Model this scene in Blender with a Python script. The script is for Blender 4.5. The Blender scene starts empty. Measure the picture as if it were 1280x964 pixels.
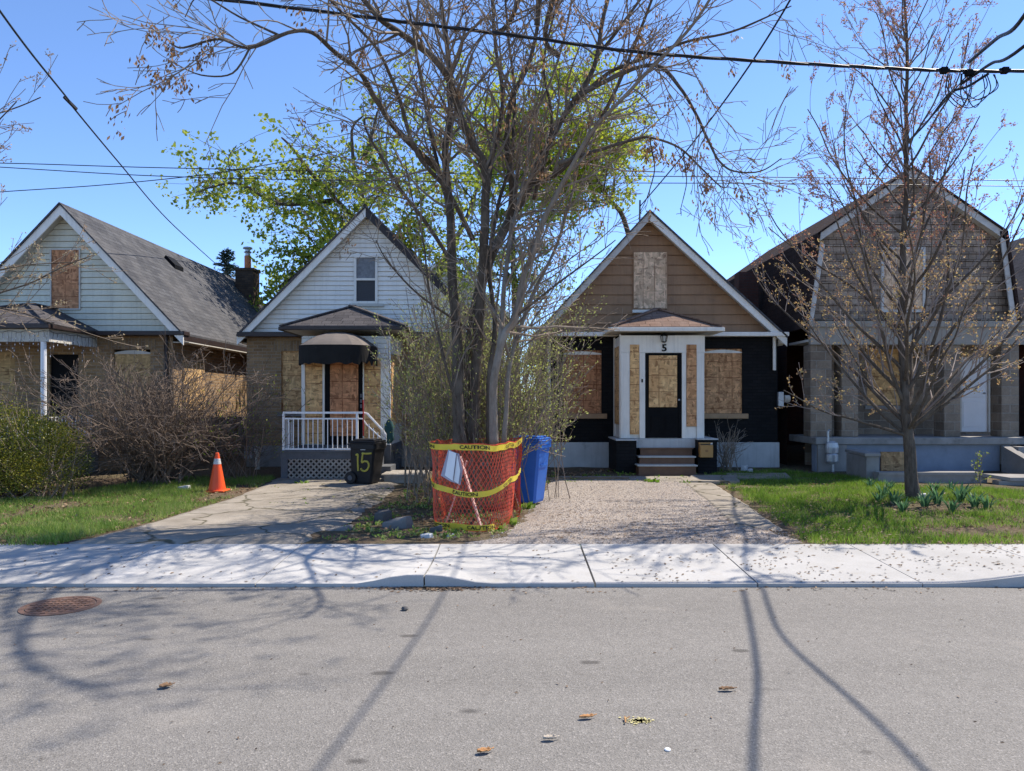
import bpy, math, random
from mathutils import Vector, Matrix, noise
V = Vector
rad = math.radians
rng = random.Random(11)
SC = bpy.context.scene
COL = SC.collection
CAMH, F, CX, HY = 1.7, 950.0, 640.0, 500.0

def P(px, py, Y):
    return V(((px-CX)*Y/F, Y, CAMH+(HY-py)*Y/F))
def XP(px, Y): return (px-CX)*Y/F
def ZP(py, Y): return CAMH+(HY-py)*Y/F
def lerp(a, b, t): return a+(b-a)*t
def smooth(a, b, x):
    t = min(1.0, max(0.0, (x-a)/(b-a))); return t*t*(3-2*t)
def nz(x, y, z=0.0): return noise.noise(V((x, y, z)))

YK, YB = 6.9, 8.44        # kerb line, back of the sidewalk
def gz(x, y):
    ks = [(YB, .10), (10.5, .035), (13, .02), (18, .12), (500, .12)]
    z = ks[0][1]
    for (a, za), (b, zb) in zip(ks, ks[1:]):
        if y >= a: z = lerp(za, zb, min(1, (y-a)/(b-a)))
    m = math.exp(-(((x-6.6)/2.6)**2+((y-12.2)/2.2)**2))*.12*smooth(8.5, 10, y)
    return z+m
def G(px, py):
    z = 0.05
    for _ in range(8):
        Y = (CAMH-z)*F/(py-HY); X = (px-CX)*Y/F; z = gz(X, Y) if Y > YB else 0.0
    return V((X, Y, z))

# ---------------------------------------------------------------- mesh builder
class MB:
    def __init__(s): s.v = []; s.f = []; s.m = []; s.r = []
    def add(s, vs, fs, mi=0, r=None):
        o = len(s.v); s.v.extend([tuple(q) for q in vs])
        rr = rng.random() if r is None else r
        for f in fs:
            s.f.append([i+o for i in f]); s.m.append(mi); s.r.append(rr)
    def quad(s, a, b, c, d, mi=0): s.add([a, b, c, d], [(0, 1, 2, 3)], mi)
    def prism(s, poly, off, mi=0):
        n = len(poly); off = V(off)
        vs = [V(p) for p in poly]+[V(p)+off for p in poly]
        fs = [tuple(range(n)), tuple(range(2*n-1, n-1, -1))]
        fs += [(i, n+i, n+(i+1) % n, (i+1) % n) for i in range(n)]
        s.add(vs, fs, mi)
    def box(s, x0, x1, y0, y1, z0, z1, mi=0):
        s.prism([(x0, y0, z0), (x1, y0, z0), (x1, y0, z1), (x0, y0, z1)], (0, y1-y0, 0), mi)
    def beam(s, a, b, w, h, mi=0, up=(0, 0, 1)):
        a, b = V(a), V(b); d = (b-a).normalized(); u = V(up)
        x = d.cross(u)
        if x.length < 1e-4: x = d.cross(V((0, 1, 0)))
        x.normalize(); u = x.cross(d).normalized()
        c = [a+x*sx*w/2+u*sy*h/2 for sx, sy in ((-1, -1), (1, -1), (1, 1), (-1, 1))]
        s.prism(c, b-a, mi)
    def tube(s, pts, rs, n=5, mi=0, cap=True, r=None):
        if len(pts) < 2: return
        k = len(pts); o = len(s.v); rr = rng.random() if r is None else r
        prev = None
        for i in range(k):
            d = (pts[min(i+1, k-1)]-pts[max(i-1, 0)])
            if d.length < 1e-9: d = V((0, 0, 1))
            d.normalize()
            if prev is None:
                a = d.cross(V((0, 0, 1)))
                if a.length < .05: a = d.cross(V((1, 0, 0)))
                a.normalize()
            else:
                a = prev-d*prev.dot(d)
                if a.length < 1e-6: a = d.cross(V((1, 0, .3)))
                a.normalize()
            prev = a; b = d.cross(a); p = pts[i]; q = rs[i] if hasattr(rs, '__len__') else rs
            for j in range(n):
                t = 2*math.pi*j/n; c_, s_ = math.cos(t)*q, math.sin(t)*q
                s.v.append((p.x+a.x*c_+b.x*s_, p.y+a.y*c_+b.y*s_, p.z+a.z*c_+b.z*s_))
        for i in range(k-1):
            for j in range(n):
                s.f.append((o+i*n+j, o+i*n+(j+1) % n, o+(i+1)*n+(j+1) % n, o+(i+1)*n+j)); s.m.append(mi); s.r.append(rr)
        if cap and n > 2:
            s.f.append(tuple(o+j for j in reversed(range(n)))); s.m.append(mi); s.r.append(rr)
            s.f.append(tuple(o+(k-1)*n+j for j in range(n))); s.m.append(mi); s.r.append(rr)
    def lathe(s, c, prof, n=20, mi=0, sx=1, sy=1):
        c = V(c); o = len(s.v)
        for r_, z in prof:
            for j in range(n):
                t = 2*math.pi*j/n; s.v.append((c.x+r_*math.cos(t)*sx, c.y+r_*math.sin(t)*sy, c.z+z))
        for i in range(len(prof)-1):
            for j in range(n):
                s.f.append((o+i*n+j, o+i*n+(j+1) % n, o+(i+1)*n+(j+1) % n, o+(i+1)*n+j)); s.m.append(mi); s.r.append(.5)
        s.f.append(tuple(o+j for j in reversed(range(n)))); s.m.append(mi); s.r.append(.5)
        e = o+(len(prof)-1)*n; s.f.append(tuple(e+j for j in range(n))); s.m.append(mi); s.r.append(.5)
    def leaf(s, p, size, asp=.6, d=None, r=None, mi=0):
        if d is None: d = V((rng.gauss(0, 1), rng.gauss(0, 1), rng.gauss(0, 1)))
        d = d.normalized(); e = d.cross(V((rng.gauss(0, 1), rng.gauss(0, 1), rng.gauss(0, 1))))
        if e.length < 1e-5: return
        e.normalize(); w = size*asp*.5
        o = len(s.v); m = p+d*size*.5
        s.v.extend([tuple(p), tuple(m+e*w), tuple(p+d*size), tuple(m-e*w)])
        s.f.append((o, o+1, o+2, o+3)); s.m.append(mi); s.r.append(rng.random() if r is None else r)
    def blade(s, p, h, w, lean, r, mi=0):
        a = rng.random()*6.283; dx, dy = math.cos(a)*w/2, math.sin(a)*w/2
        o = len(s.v); b = rng.random()*6.283
        s.v.extend([(p[0]-dx, p[1]-dy, p[2]), (p[0]+dx, p[1]+dy, p[2]), (p[0]+math.cos(b)*lean, p[1]+math.sin(b)*lean, p[2]+h)])
        s.f.append((o, o+1, o+2)); s.m.append(mi); s.r.append(r)
    def build(s, name, mats, parent=None, smooth=False, uv=True, bevel=0.0):
        if not isinstance(mats, (list, tuple)): mats = [mats]
        off = wloc(parent); me = bpy.data.meshes.new(name)
        vs = [(a-off.x, b-off.y, c-off.z) for a, b, c in s.v] if off.length else s.v
        me.from_pydata(vs, [], s.f)
        for m in mats: me.materials.append(m)
        if len(mats) > 1: me.polygons.foreach_set('material_index', s.m)
        if smooth: me.polygons.foreach_set('use_smooth', [True]*len(s.f))
        at = me.attributes.new('rnd', 'FLOAT', 'FACE'); at.data.foreach_set('value', s.r)
        if uv:
            me.update(); ul = me.uv_layers.new(name='UVMap'); uvs = [0.0]*(2*len(me.loops))
            for p in me.polygons:
                n = p.normal
                if abs(n.z) > .97: u, w = V((1, 0, 0)), V((0, 1, 0))
                else:
                    u = V((0, 0, 1)).cross(n).normalized(); w = n.cross(u)
                    if abs(u.x) >= abs(u.y) and u.x < 0 or abs(u.x) < abs(u.y) and u.y < 0: u = -u
                for li in p.loop_indices:
                    q = V(s.v[me.loops[li].vertex_index]); uvs[2*li] = q.dot(u); uvs[2*li+1] = q.dot(w)
            ul.data.foreach_set('uv', uvs)
        me.validate(); me.update()
        ob = bpy.data.objects.new(name, me); COL.objects.link(ob)
        if parent: ob.parent = parent
        if bevel:
            b = ob.modifiers.new('edge', 'BEVEL'); b.width = bevel; b.segments = 2; b.limit_method = 'ANGLE'; b.angle_limit = rad(40)
        return ob

def wloc(o):
    l = V((0, 0, 0))
    while o is not None: l += o.location; o = o.parent
    return l
def thing(name, label, cat, loc=(0, 0, 0), group=None):
    o = bpy.data.objects.new(name, None); COL.objects.link(o); o.location = loc; o.empty_display_size = .2
    return tag(o, label, cat, group)
def tag(o, label, cat, group=None):
    o['label'] = label; o['category'] = cat
    if group: o['group'] = group
    return o
def struct(o, kind='structure'): o['kind'] = kind; return o
def copy_tree(o, parent=None):
    c = o.copy(); COL.objects.link(c)
    if parent: c.parent = parent
    for ch in list(o.children): copy_tree(ch, c)
    return c
def text_mesh(txt, size):
    cu = bpy.data.curves.new('lettering', 'FONT'); cu.body = txt; cu.size = size; cu.align_x = 'CENTER'; cu.align_y = 'CENTER'; cu.extrude = 0; cu.offset = size*.018; cu.resolution_u = 3
    ob = bpy.data.objects.new('lettering', cu); COL.objects.link(ob)
    bpy.context.view_layer.update()
    dg = bpy.context.evaluated_depsgraph_get(); me = bpy.data.meshes.new_from_object(ob.evaluated_get(dg))
    vs = [v.co.copy() for v in me.vertices]; fs = [tuple(p.vertices) for p in me.polygons]
    bpy.data.objects.remove(ob); bpy.data.curves.remove(cu); bpy.data.meshes.remove(me)
    return vs, fs
def catmull(pts, sub=4):
    out = []; n = len(pts)
    for i in range(n-1):
        a, b, c, d = pts[max(i-1, 0)], pts[i], pts[i+1], pts[min(i+2, n-1)]
        for k in range(sub):
            t = k/sub
            out.append(.5*((2*b)+(c-a)*t+(2*a-5*b+4*c-d)*t*t+(3*b-a-3*c+d)*t**3))
    out.append(pts[-1].copy()); return out

# ---------------------------------------------------------------- materials
class N:
    def __init__(s, name):
        s.m = bpy.data.materials.new(name); s.m.use_nodes = True; s.t = s.m.node_tree; s.t.nodes.clear()
        s.out = s.n('ShaderNodeOutputMaterial'); s.b = s.n('ShaderNodeBsdfPrincipled'); s.l(s.b.outputs[0], s.out.inputs[0])
    def n(s, t, **k):
        x = s.t.nodes.new(t)
        for a, b in k.items(): setattr(x, a, b)
        return x
    def l(s, a, b): s.t.links.new(a, b)
    def coord(s, kind='Object', scale=(1, 1, 1)):
        c = s.n('ShaderNodeTexCoord'); mp = s.n('ShaderNodeMapping'); mp.inputs['Scale'].default_value = scale
        s.l(c.outputs[kind], mp.inputs[0]); return mp.outputs[0]
    def noise(s, co, scale, detail=4, rough=.6, dist=0):
        x = s.n('ShaderNodeTexNoise'); x.inputs['Scale'].default_value = scale; x.inputs['Detail'].default_value = detail
        x.inputs['Roughness'].default_value = rough; x.inputs['Distortion'].default_value = dist
        if co is not None: s.l(co, x.inputs['Vector'])
        return x.outputs['Fac']
    def ramp(s, fac, stops):
        x = s.n('ShaderNodeValToRGB'); e = x.color_ramp.elements
        while len(e) < len(stops): e.new(.5)
        for q, (p, c) in zip(e, stops):
            q.position = p; q.color = (*c, 1) if hasattr(c, '__len__') else (c, c, c, 1)
        s.l(fac, x.inputs[0]); return x.outputs[0]
    def mix(s, fac, a, b, mode='MIX'):
        x = s.n('ShaderNodeMix', data_type='RGBA', blend_type=mode)
        for sock, v in ((x.inputs[0], fac), (x.inputs[6], a), (x.inputs[7], b)):
            if hasattr(v, 'is_linked'): s.l(v, sock)
            elif hasattr(v, '__len__'): sock.default_value = (*v, 1)
            else: sock.default_value = v
        return x.outputs[2]
    def bump(s, h, strength=.3, dist=.01):
        x = s.n('ShaderNodeBump'); x.inputs['Strength'].default_value = strength; x.inputs['Distance'].default_value = dist
        s.l(h, x.inputs['Height']); s.l(x.outputs[0], s.b.inputs['Normal'])
    def col(s, c):
        i = s.b.inputs['Base Color']
        if hasattr(c, 'is_linked'): s.l(c, i)
        else: i.default_value = (*c, 1)
    def rough(s, r, spec=.5, metal=0):
        s.b.inputs['Roughness'].default_value = r; s.b.inputs['Specular IOR Level'].default_value = spec; s.b.inputs['Metallic'].default_value = metal
def sc(c, k): return tuple(min(1, x*k) for x in c)

def M_plain(name, c, rough=.6, var=.25, scale=6, bump=.15, spec=.4, metal=0, dirt=None, fine=60, streak=0):
    m = N(name); co = m.coord(); f = m.noise(co, scale, 5)
    cc = m.ramp(f, [(.3, sc(c, 1-var)), (.7, sc(c, 1+var*.6))])
    if dirt:
        g = m.ramp(m.noise(co, dirt[1], 7, .7), [(dirt[2], 0.0), (dirt[2]+.18, 1.0)])
        cc = m.mix(g, cc, dirt[0])
    if streak:
        sk = m.noise(m.coord('Object', (5, 5, .28)), 2.4, 6, .7); cc = m.mix(m.ramp(sk, [(.5, 0.0), (.78, streak)]), cc, sc(c, .45))
    m.col(cc); m.rough(rough, spec, metal)
    if bump: m.bump(m.noise(co, fine, 4), bump, .006)
    return m.m
def M_brick(name, c1, c2, mortar, w=.215, h=.075, ms=.006, rot=False, var=.3, rough=.9, off=.5, bump=.5):
    m = N(name); co = m.coord('UV')
    if rot: co.node.inputs['Rotation'].default_value = (0, 0, rad(90))
    b = m.n('ShaderNodeTexBrick'); b.offset = off; m.l(co, b.inputs[0])
    b.inputs['Color1'].default_value = (*c1, 1); b.inputs['Color2'].default_value = (*c2, 1); b.inputs['Mortar'].default_value = (*mortar, 1)
    b.inputs['Scale'].default_value = 1; b.inputs['Mortar Size'].default_value = ms; b.inputs['Mortar Smooth'].default_value = .2; b.inputs['Brick Width'].default_value = w; b.inputs['Row Height'].default_value = h
    b.inputs['Bias'].default_value = -.1
    oc = m.coord(); big = m.noise(oc, 1.6, 6, .65); fine = m.noise(oc, 30, 4)
    cc = m.mix(1, b.outputs[0], m.ramp(big, [(.3, 1-var), (.7, 1.0)]), 'MULTIPLY')
    cc = m.mix(1, cc, m.ramp(fine, [(.25, .72), (.75, 1.0)]), 'MULTIPLY')
    m.col(cc); m.rough(rough, .25)
    h_ = m.mix(.25, m.ramp(b.outputs['Fac'], [(0, 1.0), (1, 0.0)]), m.noise(oc, 70, 3)); m.bump(h_, bump, .012)
    return m.m
def M_shingle(name, c1, c2, c3):
    m = N(name); co = m.coord('UV'); b = m.n('ShaderNodeTexBrick'); b.offset = .37; b.offset_frequency = 2; b.squash = .7; b.squash_frequency = 3
    wob = m.n('ShaderNodeVectorMath', operation='ADD'); m.l(co, wob.inputs[0])
    nn = m.n('ShaderNodeTexNoise'); nn.inputs['Scale'].default_value = 1.3; sb = m.n('ShaderNodeVectorMath', operation='MULTIPLY'); sb.inputs[1].default_value = (.3, .03, 0)
    m.l(co, nn.inputs['Vector']); m.l(nn.outputs['Color'], sb.inputs[0]); m.l(sb.outputs[0], wob.inputs[1]); m.l(wob.outputs[0], b.inputs[0])
    b.inputs['Color1'].default_value = (*c1, 1); b.inputs['Color2'].default_value = (*c2, 1); b.inputs['Mortar'].default_value = (*sc(c1, .35), 1)
    b.inputs['Scale'].default_value = 1; b.inputs['Mortar Size'].default_value = .007; b.inputs['Mortar Smooth'].default_value = .4; b.inputs['Brick Width'].default_value = .31; b.inputs['Row Height'].default_value = .14
    oc = m.coord()
    cc = m.mix(m.ramp(m.noise(oc, 1.1, 6, .7), [(.42, 0.0), (.68, .6)]), b.outputs[0], c3)
    cc = m.mix(1, cc, m.ramp(m.noise(oc, 55, 3), [(.3, .7), (.7, 1.0)]), 'MULTIPLY')
    m.col(cc); m.rough(.98, .04)
    h_ = m.mix(.3, m.ramp(b.outputs['Fac'], [(0, 1.0), (1, 0.0)]), m.noise(oc, 90, 2)); m.bump(h_, .7, .015)
    return m.m
def M_osb(name, c, line=.5, gw=.31, gh=.37, red=0.0):
    m = N(name); co = m.coord('UV'); oi = m.n('ShaderNodeObjectInfo')
    ad = m.n('ShaderNodeVectorMath', operation='ADD'); m.l(co, ad.inputs[0]); m.l(oi.outputs['Random'], ad.inputs[1])
    v = []
    for s_ in ((8, 26, 1), (24, 7.5, 1)):
        mp = m.n('ShaderNodeMapping'); mp.inputs['Scale'].default_value = s_; mp.inputs['Rotation'].default_value = (0, 0, rad(24 if s_[0] < 12 else -17)); m.l(ad.outputs[0], mp.inputs[0])
        vo = m.n('ShaderNodeTexVoronoi', voronoi_dimensions='2D'); vo.inputs['Scale'].default_value = 1; m.l(mp.outputs[0], vo.inputs['Vector']); v.append(vo.outputs['Color'])
    mk = m.noise(ad.outputs[0], 9, 2); f = m.mix(m.ramp(mk, [(.45, 0.0), (.55, 1.0)]), v[0], v[1])
    sp = m.n('ShaderNodeSeparateColor'); m.l(f, sp.inputs[0])
    cc = m.ramp(sp.outputs[0], [(0, (c[0]*.38, c[1]*.32, c[2]*.3)), (.25, sc(c, .78)), (.6, c), (1, sc(c, 1.4))])
    dk = m.ramp(m.noise(ad.outputs[0], 13, 3, .5, 1.2), [(.68, 0.0), (.72, .7)])
    cc = m.mix(dk, cc, (c[0]*.32, c[1]*.22, c[2]*.16))
    cc = m.mix(m.ramp(m.noise(ad.outputs[0], 2.2, 5), [(.35, 0.0), (.75, .55)]), cc, (c[0]*.78, c[1]*.62, c[2]*.5))
    b = m.n('ShaderNodeTexBrick'); b.offset = 0; m.l(ad.outputs[0], b.inputs[0]); b.inputs['Scale'].default_value = 1
    b.inputs['Brick Width'].default_value = gw; b.inputs['Row Height'].default_value = gh; b.inputs['Mortar Size'].default_value = .010; b.inputs['Mortar Smooth'].default_value = .3
    ln = m.n('ShaderNodeMath', operation='MULTIPLY'); m.l(b.outputs['Fac'], ln.inputs[0])
    m.l(m.ramp(m.noise(ad.outputs[0], 3.1, 2), [(.35, .25), (.55, 1.0)]), ln.inputs[1])
    l2 = m.n('ShaderNodeMath', operation='MULTIPLY'); m.l(ln.outputs[0], l2.inputs[0]); l2.inputs[1].default_value = line
    cc = m.mix(l2.outputs[0], cc, (c[0]*.3, c[1]*.16, c[2]*.1))
    cc = m.mix(1, cc, m.ramp(oi.outputs['Random'], [(0, .82), (1, 1.05)]), 'MULTIPLY')
    st = m.noise(m.coord('UV', (7, .5, 1)), 2.2, 4, .6); cc = m.mix(m.ramp(st, [(.55, 0.0), (.75, .4)]), cc, (c[0]*.5, c[1]*.45, c[2]*.42))
    m.col(cc); m.rough(.75, .3); m.bump(sp.outputs[0], .25, .004)
    return m.m
def M_leaf(name, cols, trans=.45, rough=.6):
    m = N(name); a = m.n('ShaderNodeAttribute'); a.attribute_name = 'rnd'
    k = len(cols)-1; cc = m.ramp(a.outputs['Fac'], [(i/k, c) for i, c in enumerate(cols)])
    m.col(cc); m.rough(rough, .25)
    if trans:
        tr = m.n('ShaderNodeBsdfTranslucent'); m.l(cc, tr.inputs[0]); mx = m.n('ShaderNodeMixShader'); mx.inputs[0].default_value = trans
        m.l(m.b.outputs[0], mx.inputs[1]); m.l(tr.outputs[0], mx.inputs[2]); m.l(mx.outputs[0], m.out.inputs[0])
    return m.m
def M_bark(name, c1, c2, c3, scale=9):
    m = N(name); co = m.coord('Object', (1, 1, .22)); f = m.noise(co, scale*4, 6, .7); g = m.noise(m.coord(), 2.2, 5)
    cc = m.ramp(f, [(.3, c1), (.62, c2)]); cc = m.mix(m.ramp(g, [(.5, 0.0), (.7, .8)]), cc, c3)
    m.col(cc); m.rough(.95, .15); m.bump(f, .8, .02); return m.m
W = (.80, .80, .78)
M = {}
M['brick_buff'] = M_brick('buff brick', (.48, .31, .16), (.28, .175, .09), (.40, .32, .23), ms=.008)
M['brick_soldier'] = M_brick('buff brick soldier course', (.42, .29, .16), (.26, .17, .1), (.36, .3, .23), rot=True)
M['brick_black'] = M_brick('black painted brick', (.011, .011, .012), (.018, .017, .018), (.005, .005, .006), var=.35, rough=.85, bump=.7)
M['brick_red'] = M_brick('dark red brick', (.12, .055, .042), (.085, .042, .034), (.07, .06, .055))
M['stone'] = M_brick('grey stone block', (.40, .31, .225), (.25, .19, .14), (.42, .36, .29), w=.42, h=.2, ms=.011, var=.4, bump=.9)
M['brick_chim'] = M_brick('sooty chimney brick', (.13, .08, .05), (.08, .05, .035), (.06, .05, .04))
M['shingle_grey'] = M_shingle('grey asphalt shingle', (.118, .12, .127), (.075, .077, .084), (.165, .16, .158))
M['shingle_dark'] = M_shingle('dark grey shingle', (.13, .12, .12), (.085, .08, .082), (.17, .15, .14))
M['shingle_brown'] = M_shingle('pale brown shingle', (.30, .20, .15), (.22, .145, .11), (.36, .27, .22))
M['siding_cream'] = M_plain('cream vinyl siding', (.70, .67, .53), .5, .12, 2, .05, streak=.45, dirt=((.42, .42, .35), 1.3, .62))
M['siding_white'] = M_plain('white vinyl siding', (.90, .86, .77), .45, .07, 2, .05, streak=.35, dirt=((.6, .58, .53), 1.5, .64))
M['siding_brown'] = M_plain('brown lap siding', (.34, .195, .10), .6, .16, 3, .1, streak=.5, dirt=((.2, .12, .07), 2.2, .6))
M['shake'] = M_brick('weathered wood shake', (.60, .45, .33), (.30, .225, .17), (.12, .08, .055), w=.17, h=.17, ms=.006, var=.6, off=.41)
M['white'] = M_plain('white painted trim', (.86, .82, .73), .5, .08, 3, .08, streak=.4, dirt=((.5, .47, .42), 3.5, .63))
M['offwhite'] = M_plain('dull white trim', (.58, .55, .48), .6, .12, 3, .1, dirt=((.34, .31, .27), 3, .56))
M['peeling'] = M_plain('peeling white paint', (.56, .53, .48), .7, .15, 5, .3, dirt=((.28, .22, .17), 9, .54))
M['brown_trim'] = M_plain('dark brown fascia', (.035, .022, .018), .45, .25, 4, .05)
M['black'] = M_plain('black paint', (.009, .009, .010), .6, .2, 5, .05, spec=.06)
M['dark_grey'] = M_plain('dark grey deck paint', (.10, .105, .115), .7, .2, 6, .15, dirt=((.2, .19, .17), 5, .62))
M['grey_wood'] = M_plain('weathered grey wood', (.33, .30, .26), .9, .3, 9, .3)
M['step_brown'] = M_plain('brown step paint', (.17, .085, .045), .6, .2, 6, .1)
M['tan'] = M_plain('tan painted sill', (.38, .24, .13), .7, .15, 6, .15)
M['mailbox'] = M_plain('tan mailbox paint', (.46, .24, .07), .4, .08, 3, 0)
M['found'] = M_plain('pale grey parged foundation', (.50, .51, .50), .85, .14, 2.5, .3, streak=.5, dirt=((.27, .27, .26), 3, .6))
M['beam_dull'] = M_plain('dull grey beam paint', (.32, .285, .235), .7, .15, 3, .1, streak=.5, dirt=((.2, .18, .15), 3, .55))
M['conc'] = M_plain('porch concrete', (.27, .255, .235), .9, .22, 3, .35, dirt=((.15, .14, .125), 4, .55))
M['conc_blue'] = M_plain('blue grey painted concrete', (.22, .25, .30), .85, .2, 2, .2, dirt=((.16, .17, .19), 3, .6))
M['osb'] = M_osb('tan oriented strand board', (.78, .48, .215), .8, 1.3, .36)
M['osb_red'] = M_osb('reddish oriented strand board', (.56, .27, .13), .85)
M['osb_warm'] = M_osb('warm oriented strand board', (.66, .36, .17), .85)
M['osb_grey'] = M_osb('greyed oriented strand board', (.68, .49, .32), .8, .27, 9)
M['ply'] = M_osb('plain brown plywood', (.52, .31, .14), .3, 9, 9)
M['osb_dull'] = M_osb('dull brown strand board', (.58, .39, .18), .7, 1.3, .5)
g = N('window glass'); g.col((.02, .025, .03)); g.rough(.05, .8); M['glass'] = g.m
M['screen'] = M_plain('insect screen', (.05, .05, .055), .6, .2, 30, 0)
M['curtain'] = M_plain('pale curtain behind glass', (.22, .23, .24), .9, .3, 14, 0)
M['metal_white'] = M_plain('white enamelled rail', (.82, .82, .82), .35, .05, 3, 0)
M['galv'] = M_plain('galvanised metal', (.42, .43, .44), .4, .15, 6, .05, metal=.5)
M['clay'] = M_plain('clay flue tile', (.48, .17, .075), .8, .15, 4, .1)
M['lantern_glass'] = M_plain('cloudy lantern glass', (.55, .55, .5), .2, .1, 9, 0)
M['awning'] = M_plain('faded black awning canvas', (.16, .135, .115), .9, .2, 3, .1, dirt=((.26, .23, .2), 3.5, .6))
M['valance'] = M_plain('black awning valance', (.012, .011, .010), .9, .3, 5, .1, dirt=((.22, .19, .17), 7, .66))
M['orange'] = M_plain('orange cone plastic', (.85, .095, .02), .45, .08, 4, .03)
M['reflect'] = M_plain('silver reflective collar', (.55, .55, .54), .35, .3, 40, 0)
M['net'] = M_plain('orange red plastic netting', (.66, .085, .035), .5, .2, 2, 0)
M['tape'] = M_plain('yellow caution tape', (.72, .55, .05), .4, .12, 6, .1)
M['ink'] = M_plain('black ink', (.015, .014, .012), .6, 0, 3, 0)
M['blue'] = M_plain('blue bin plastic', (.025, .13, .48), .42, .1, 3, .05)
M['bin_black'] = M_plain('black bin plastic', (.016, .016, .018), .5, .25, 4, .08, spec=.25)
M['yellow_spray'] = M_plain('yellow spray paint', (.48, .42, .07), .6, .2, 20, 0)
M['paper'] = M_plain('white paper', (.80, .80, .80), .6, .06, 5, .1)
M['plastic_clear'] = M_plain('cloudy plastic sleeve', (.36, .35, .42), .2, .1, 9, .1)
M['stake'] = M_plain('pale pink planed stake', (.60, .38, .33), .8, .12, 9, .1)
M['cable'] = M_plain('black cable sheath', (.012, .012, .014), .5, .2, 6, 0)
M['cable_light'] = M_plain('worn grey wire', (.11, .11, .12), .5, .4, 3, 0)
M['rust'] = M_plain('rusty cast iron', (.15, .085, .06), .8, .4, 14, .3, dirt=((.07, .055, .05), 20, .5))
M['rubble'] = M_plain('broken concrete', (.20, .188, .175), .95, .25, 8, .5)
M['rubble_dark'] = M_plain('dark broken asphalt', (.10, .095, .09), .95, .3, 8, .5)
M['pale_house'] = M_plain('pale distant siding', (.62, .61, .60), .7, .05, 2, 0)
M['fence_wood'] = M_plain('weathered fence boards', (.21, .15, .10), .9, .35, 4, .3)
M['red'] = M_plain('red paint', (.6, .03, .02), .5, .1, 4, 0)
M['teal'] = M_plain('dark teal cloth', (.02, .07, .075), .9, .3, 9, .2)
M['bulb'] = M_plain('frosted string bulb', (.7, .7, .72), .3, .1, 5, 0)
M['bark_dark'] = M_bark('dark furrowed bark', (.052, .040, .030), (.135, .106, .080), (.19, .16, .125))
M['bark_grey'] = M_bark('smooth grey bark', (.17, .135, .10), (.27, .22, .17), (.34, .295, .24))
M['bark_twig'] = M_plain('grey brown twig bark', (.25, .195, .145), .9, .4, 5, 0)
M['bark_red'] = M_plain('reddish grey twig bark', (.27, .215, .185), .8, .4, 4, 0)
M['bark_shrub'] = M_plain('shrub stem bark', (.175, .13, .098), .9, .45, 3, 0)
M['seeds'] = M_leaf('dry brown samaras', [(.17, .09, .04), (.31, .175, .085), (.44, .28, .15)], .35)
M['buds'] = M_leaf('red and yellow maple buds', [(.30, .11, .08), (.42, .22, .14), (.50, .33, .14), (.48, .38, .16)], .4)
M['buds_pale'] = M_leaf('pale tan buds', [(.32, .21, .13), (.46, .34, .22), (.40, .36, .2)], .4)
M['leaf_spring'] = M_leaf('spring yellow green leaves', [(.14, .20, .03), (.27, .34, .04), (.40, .44, .06)], .5)
M['leaf_bright'] = M_leaf('bright yellow green leaves', [(.26, .34, .03), (.40, .46, .04), (.5, .54, .06)], .5)
M['leaf_shrub'] = M_leaf('small olive leaves', [(.22, .25, .08), (.34, .38, .11), (.44, .47, .16)], .5)
M['leaf_hedge'] = M_leaf('glossy hedge leaves', [(.035, .055, .013), (.09, .115, .018), (.22, .215, .028), (.40, .36, .05)], .3, .4)
M['leaf_tulip'] = M_leaf('blue green bulb leaves', [(.05, .12, .06), (.09, .19, .09), (.13, .26, .1)], .4, .45)
M['needle'] = M_leaf('dark spruce needles', [(.018, .038, .03), (.035, .065, .05)], .1)
M['grass'] = M_leaf('spring grass', [(.07, .14, .015), (.15, .27, .03), (.25, .37, .05), (.42, .42, .16)], .45)
M['grass_dry'] = M_leaf('patchy grass', [(.08, .16, .025), (.17, .29, .05), (.28, .37, .09), (.46, .42, .2)], .4)
M['dead'] = M_leaf('dead brown leaves', [(.13, .075, .04), (.24, .15, .085), (.38, .27, .17)], .2)
M['litter'] = M_leaf('dark brown seed husks', [(.07, .045, .03), (.15, .1, .065), (.26, .18, .11)], .1)

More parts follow.
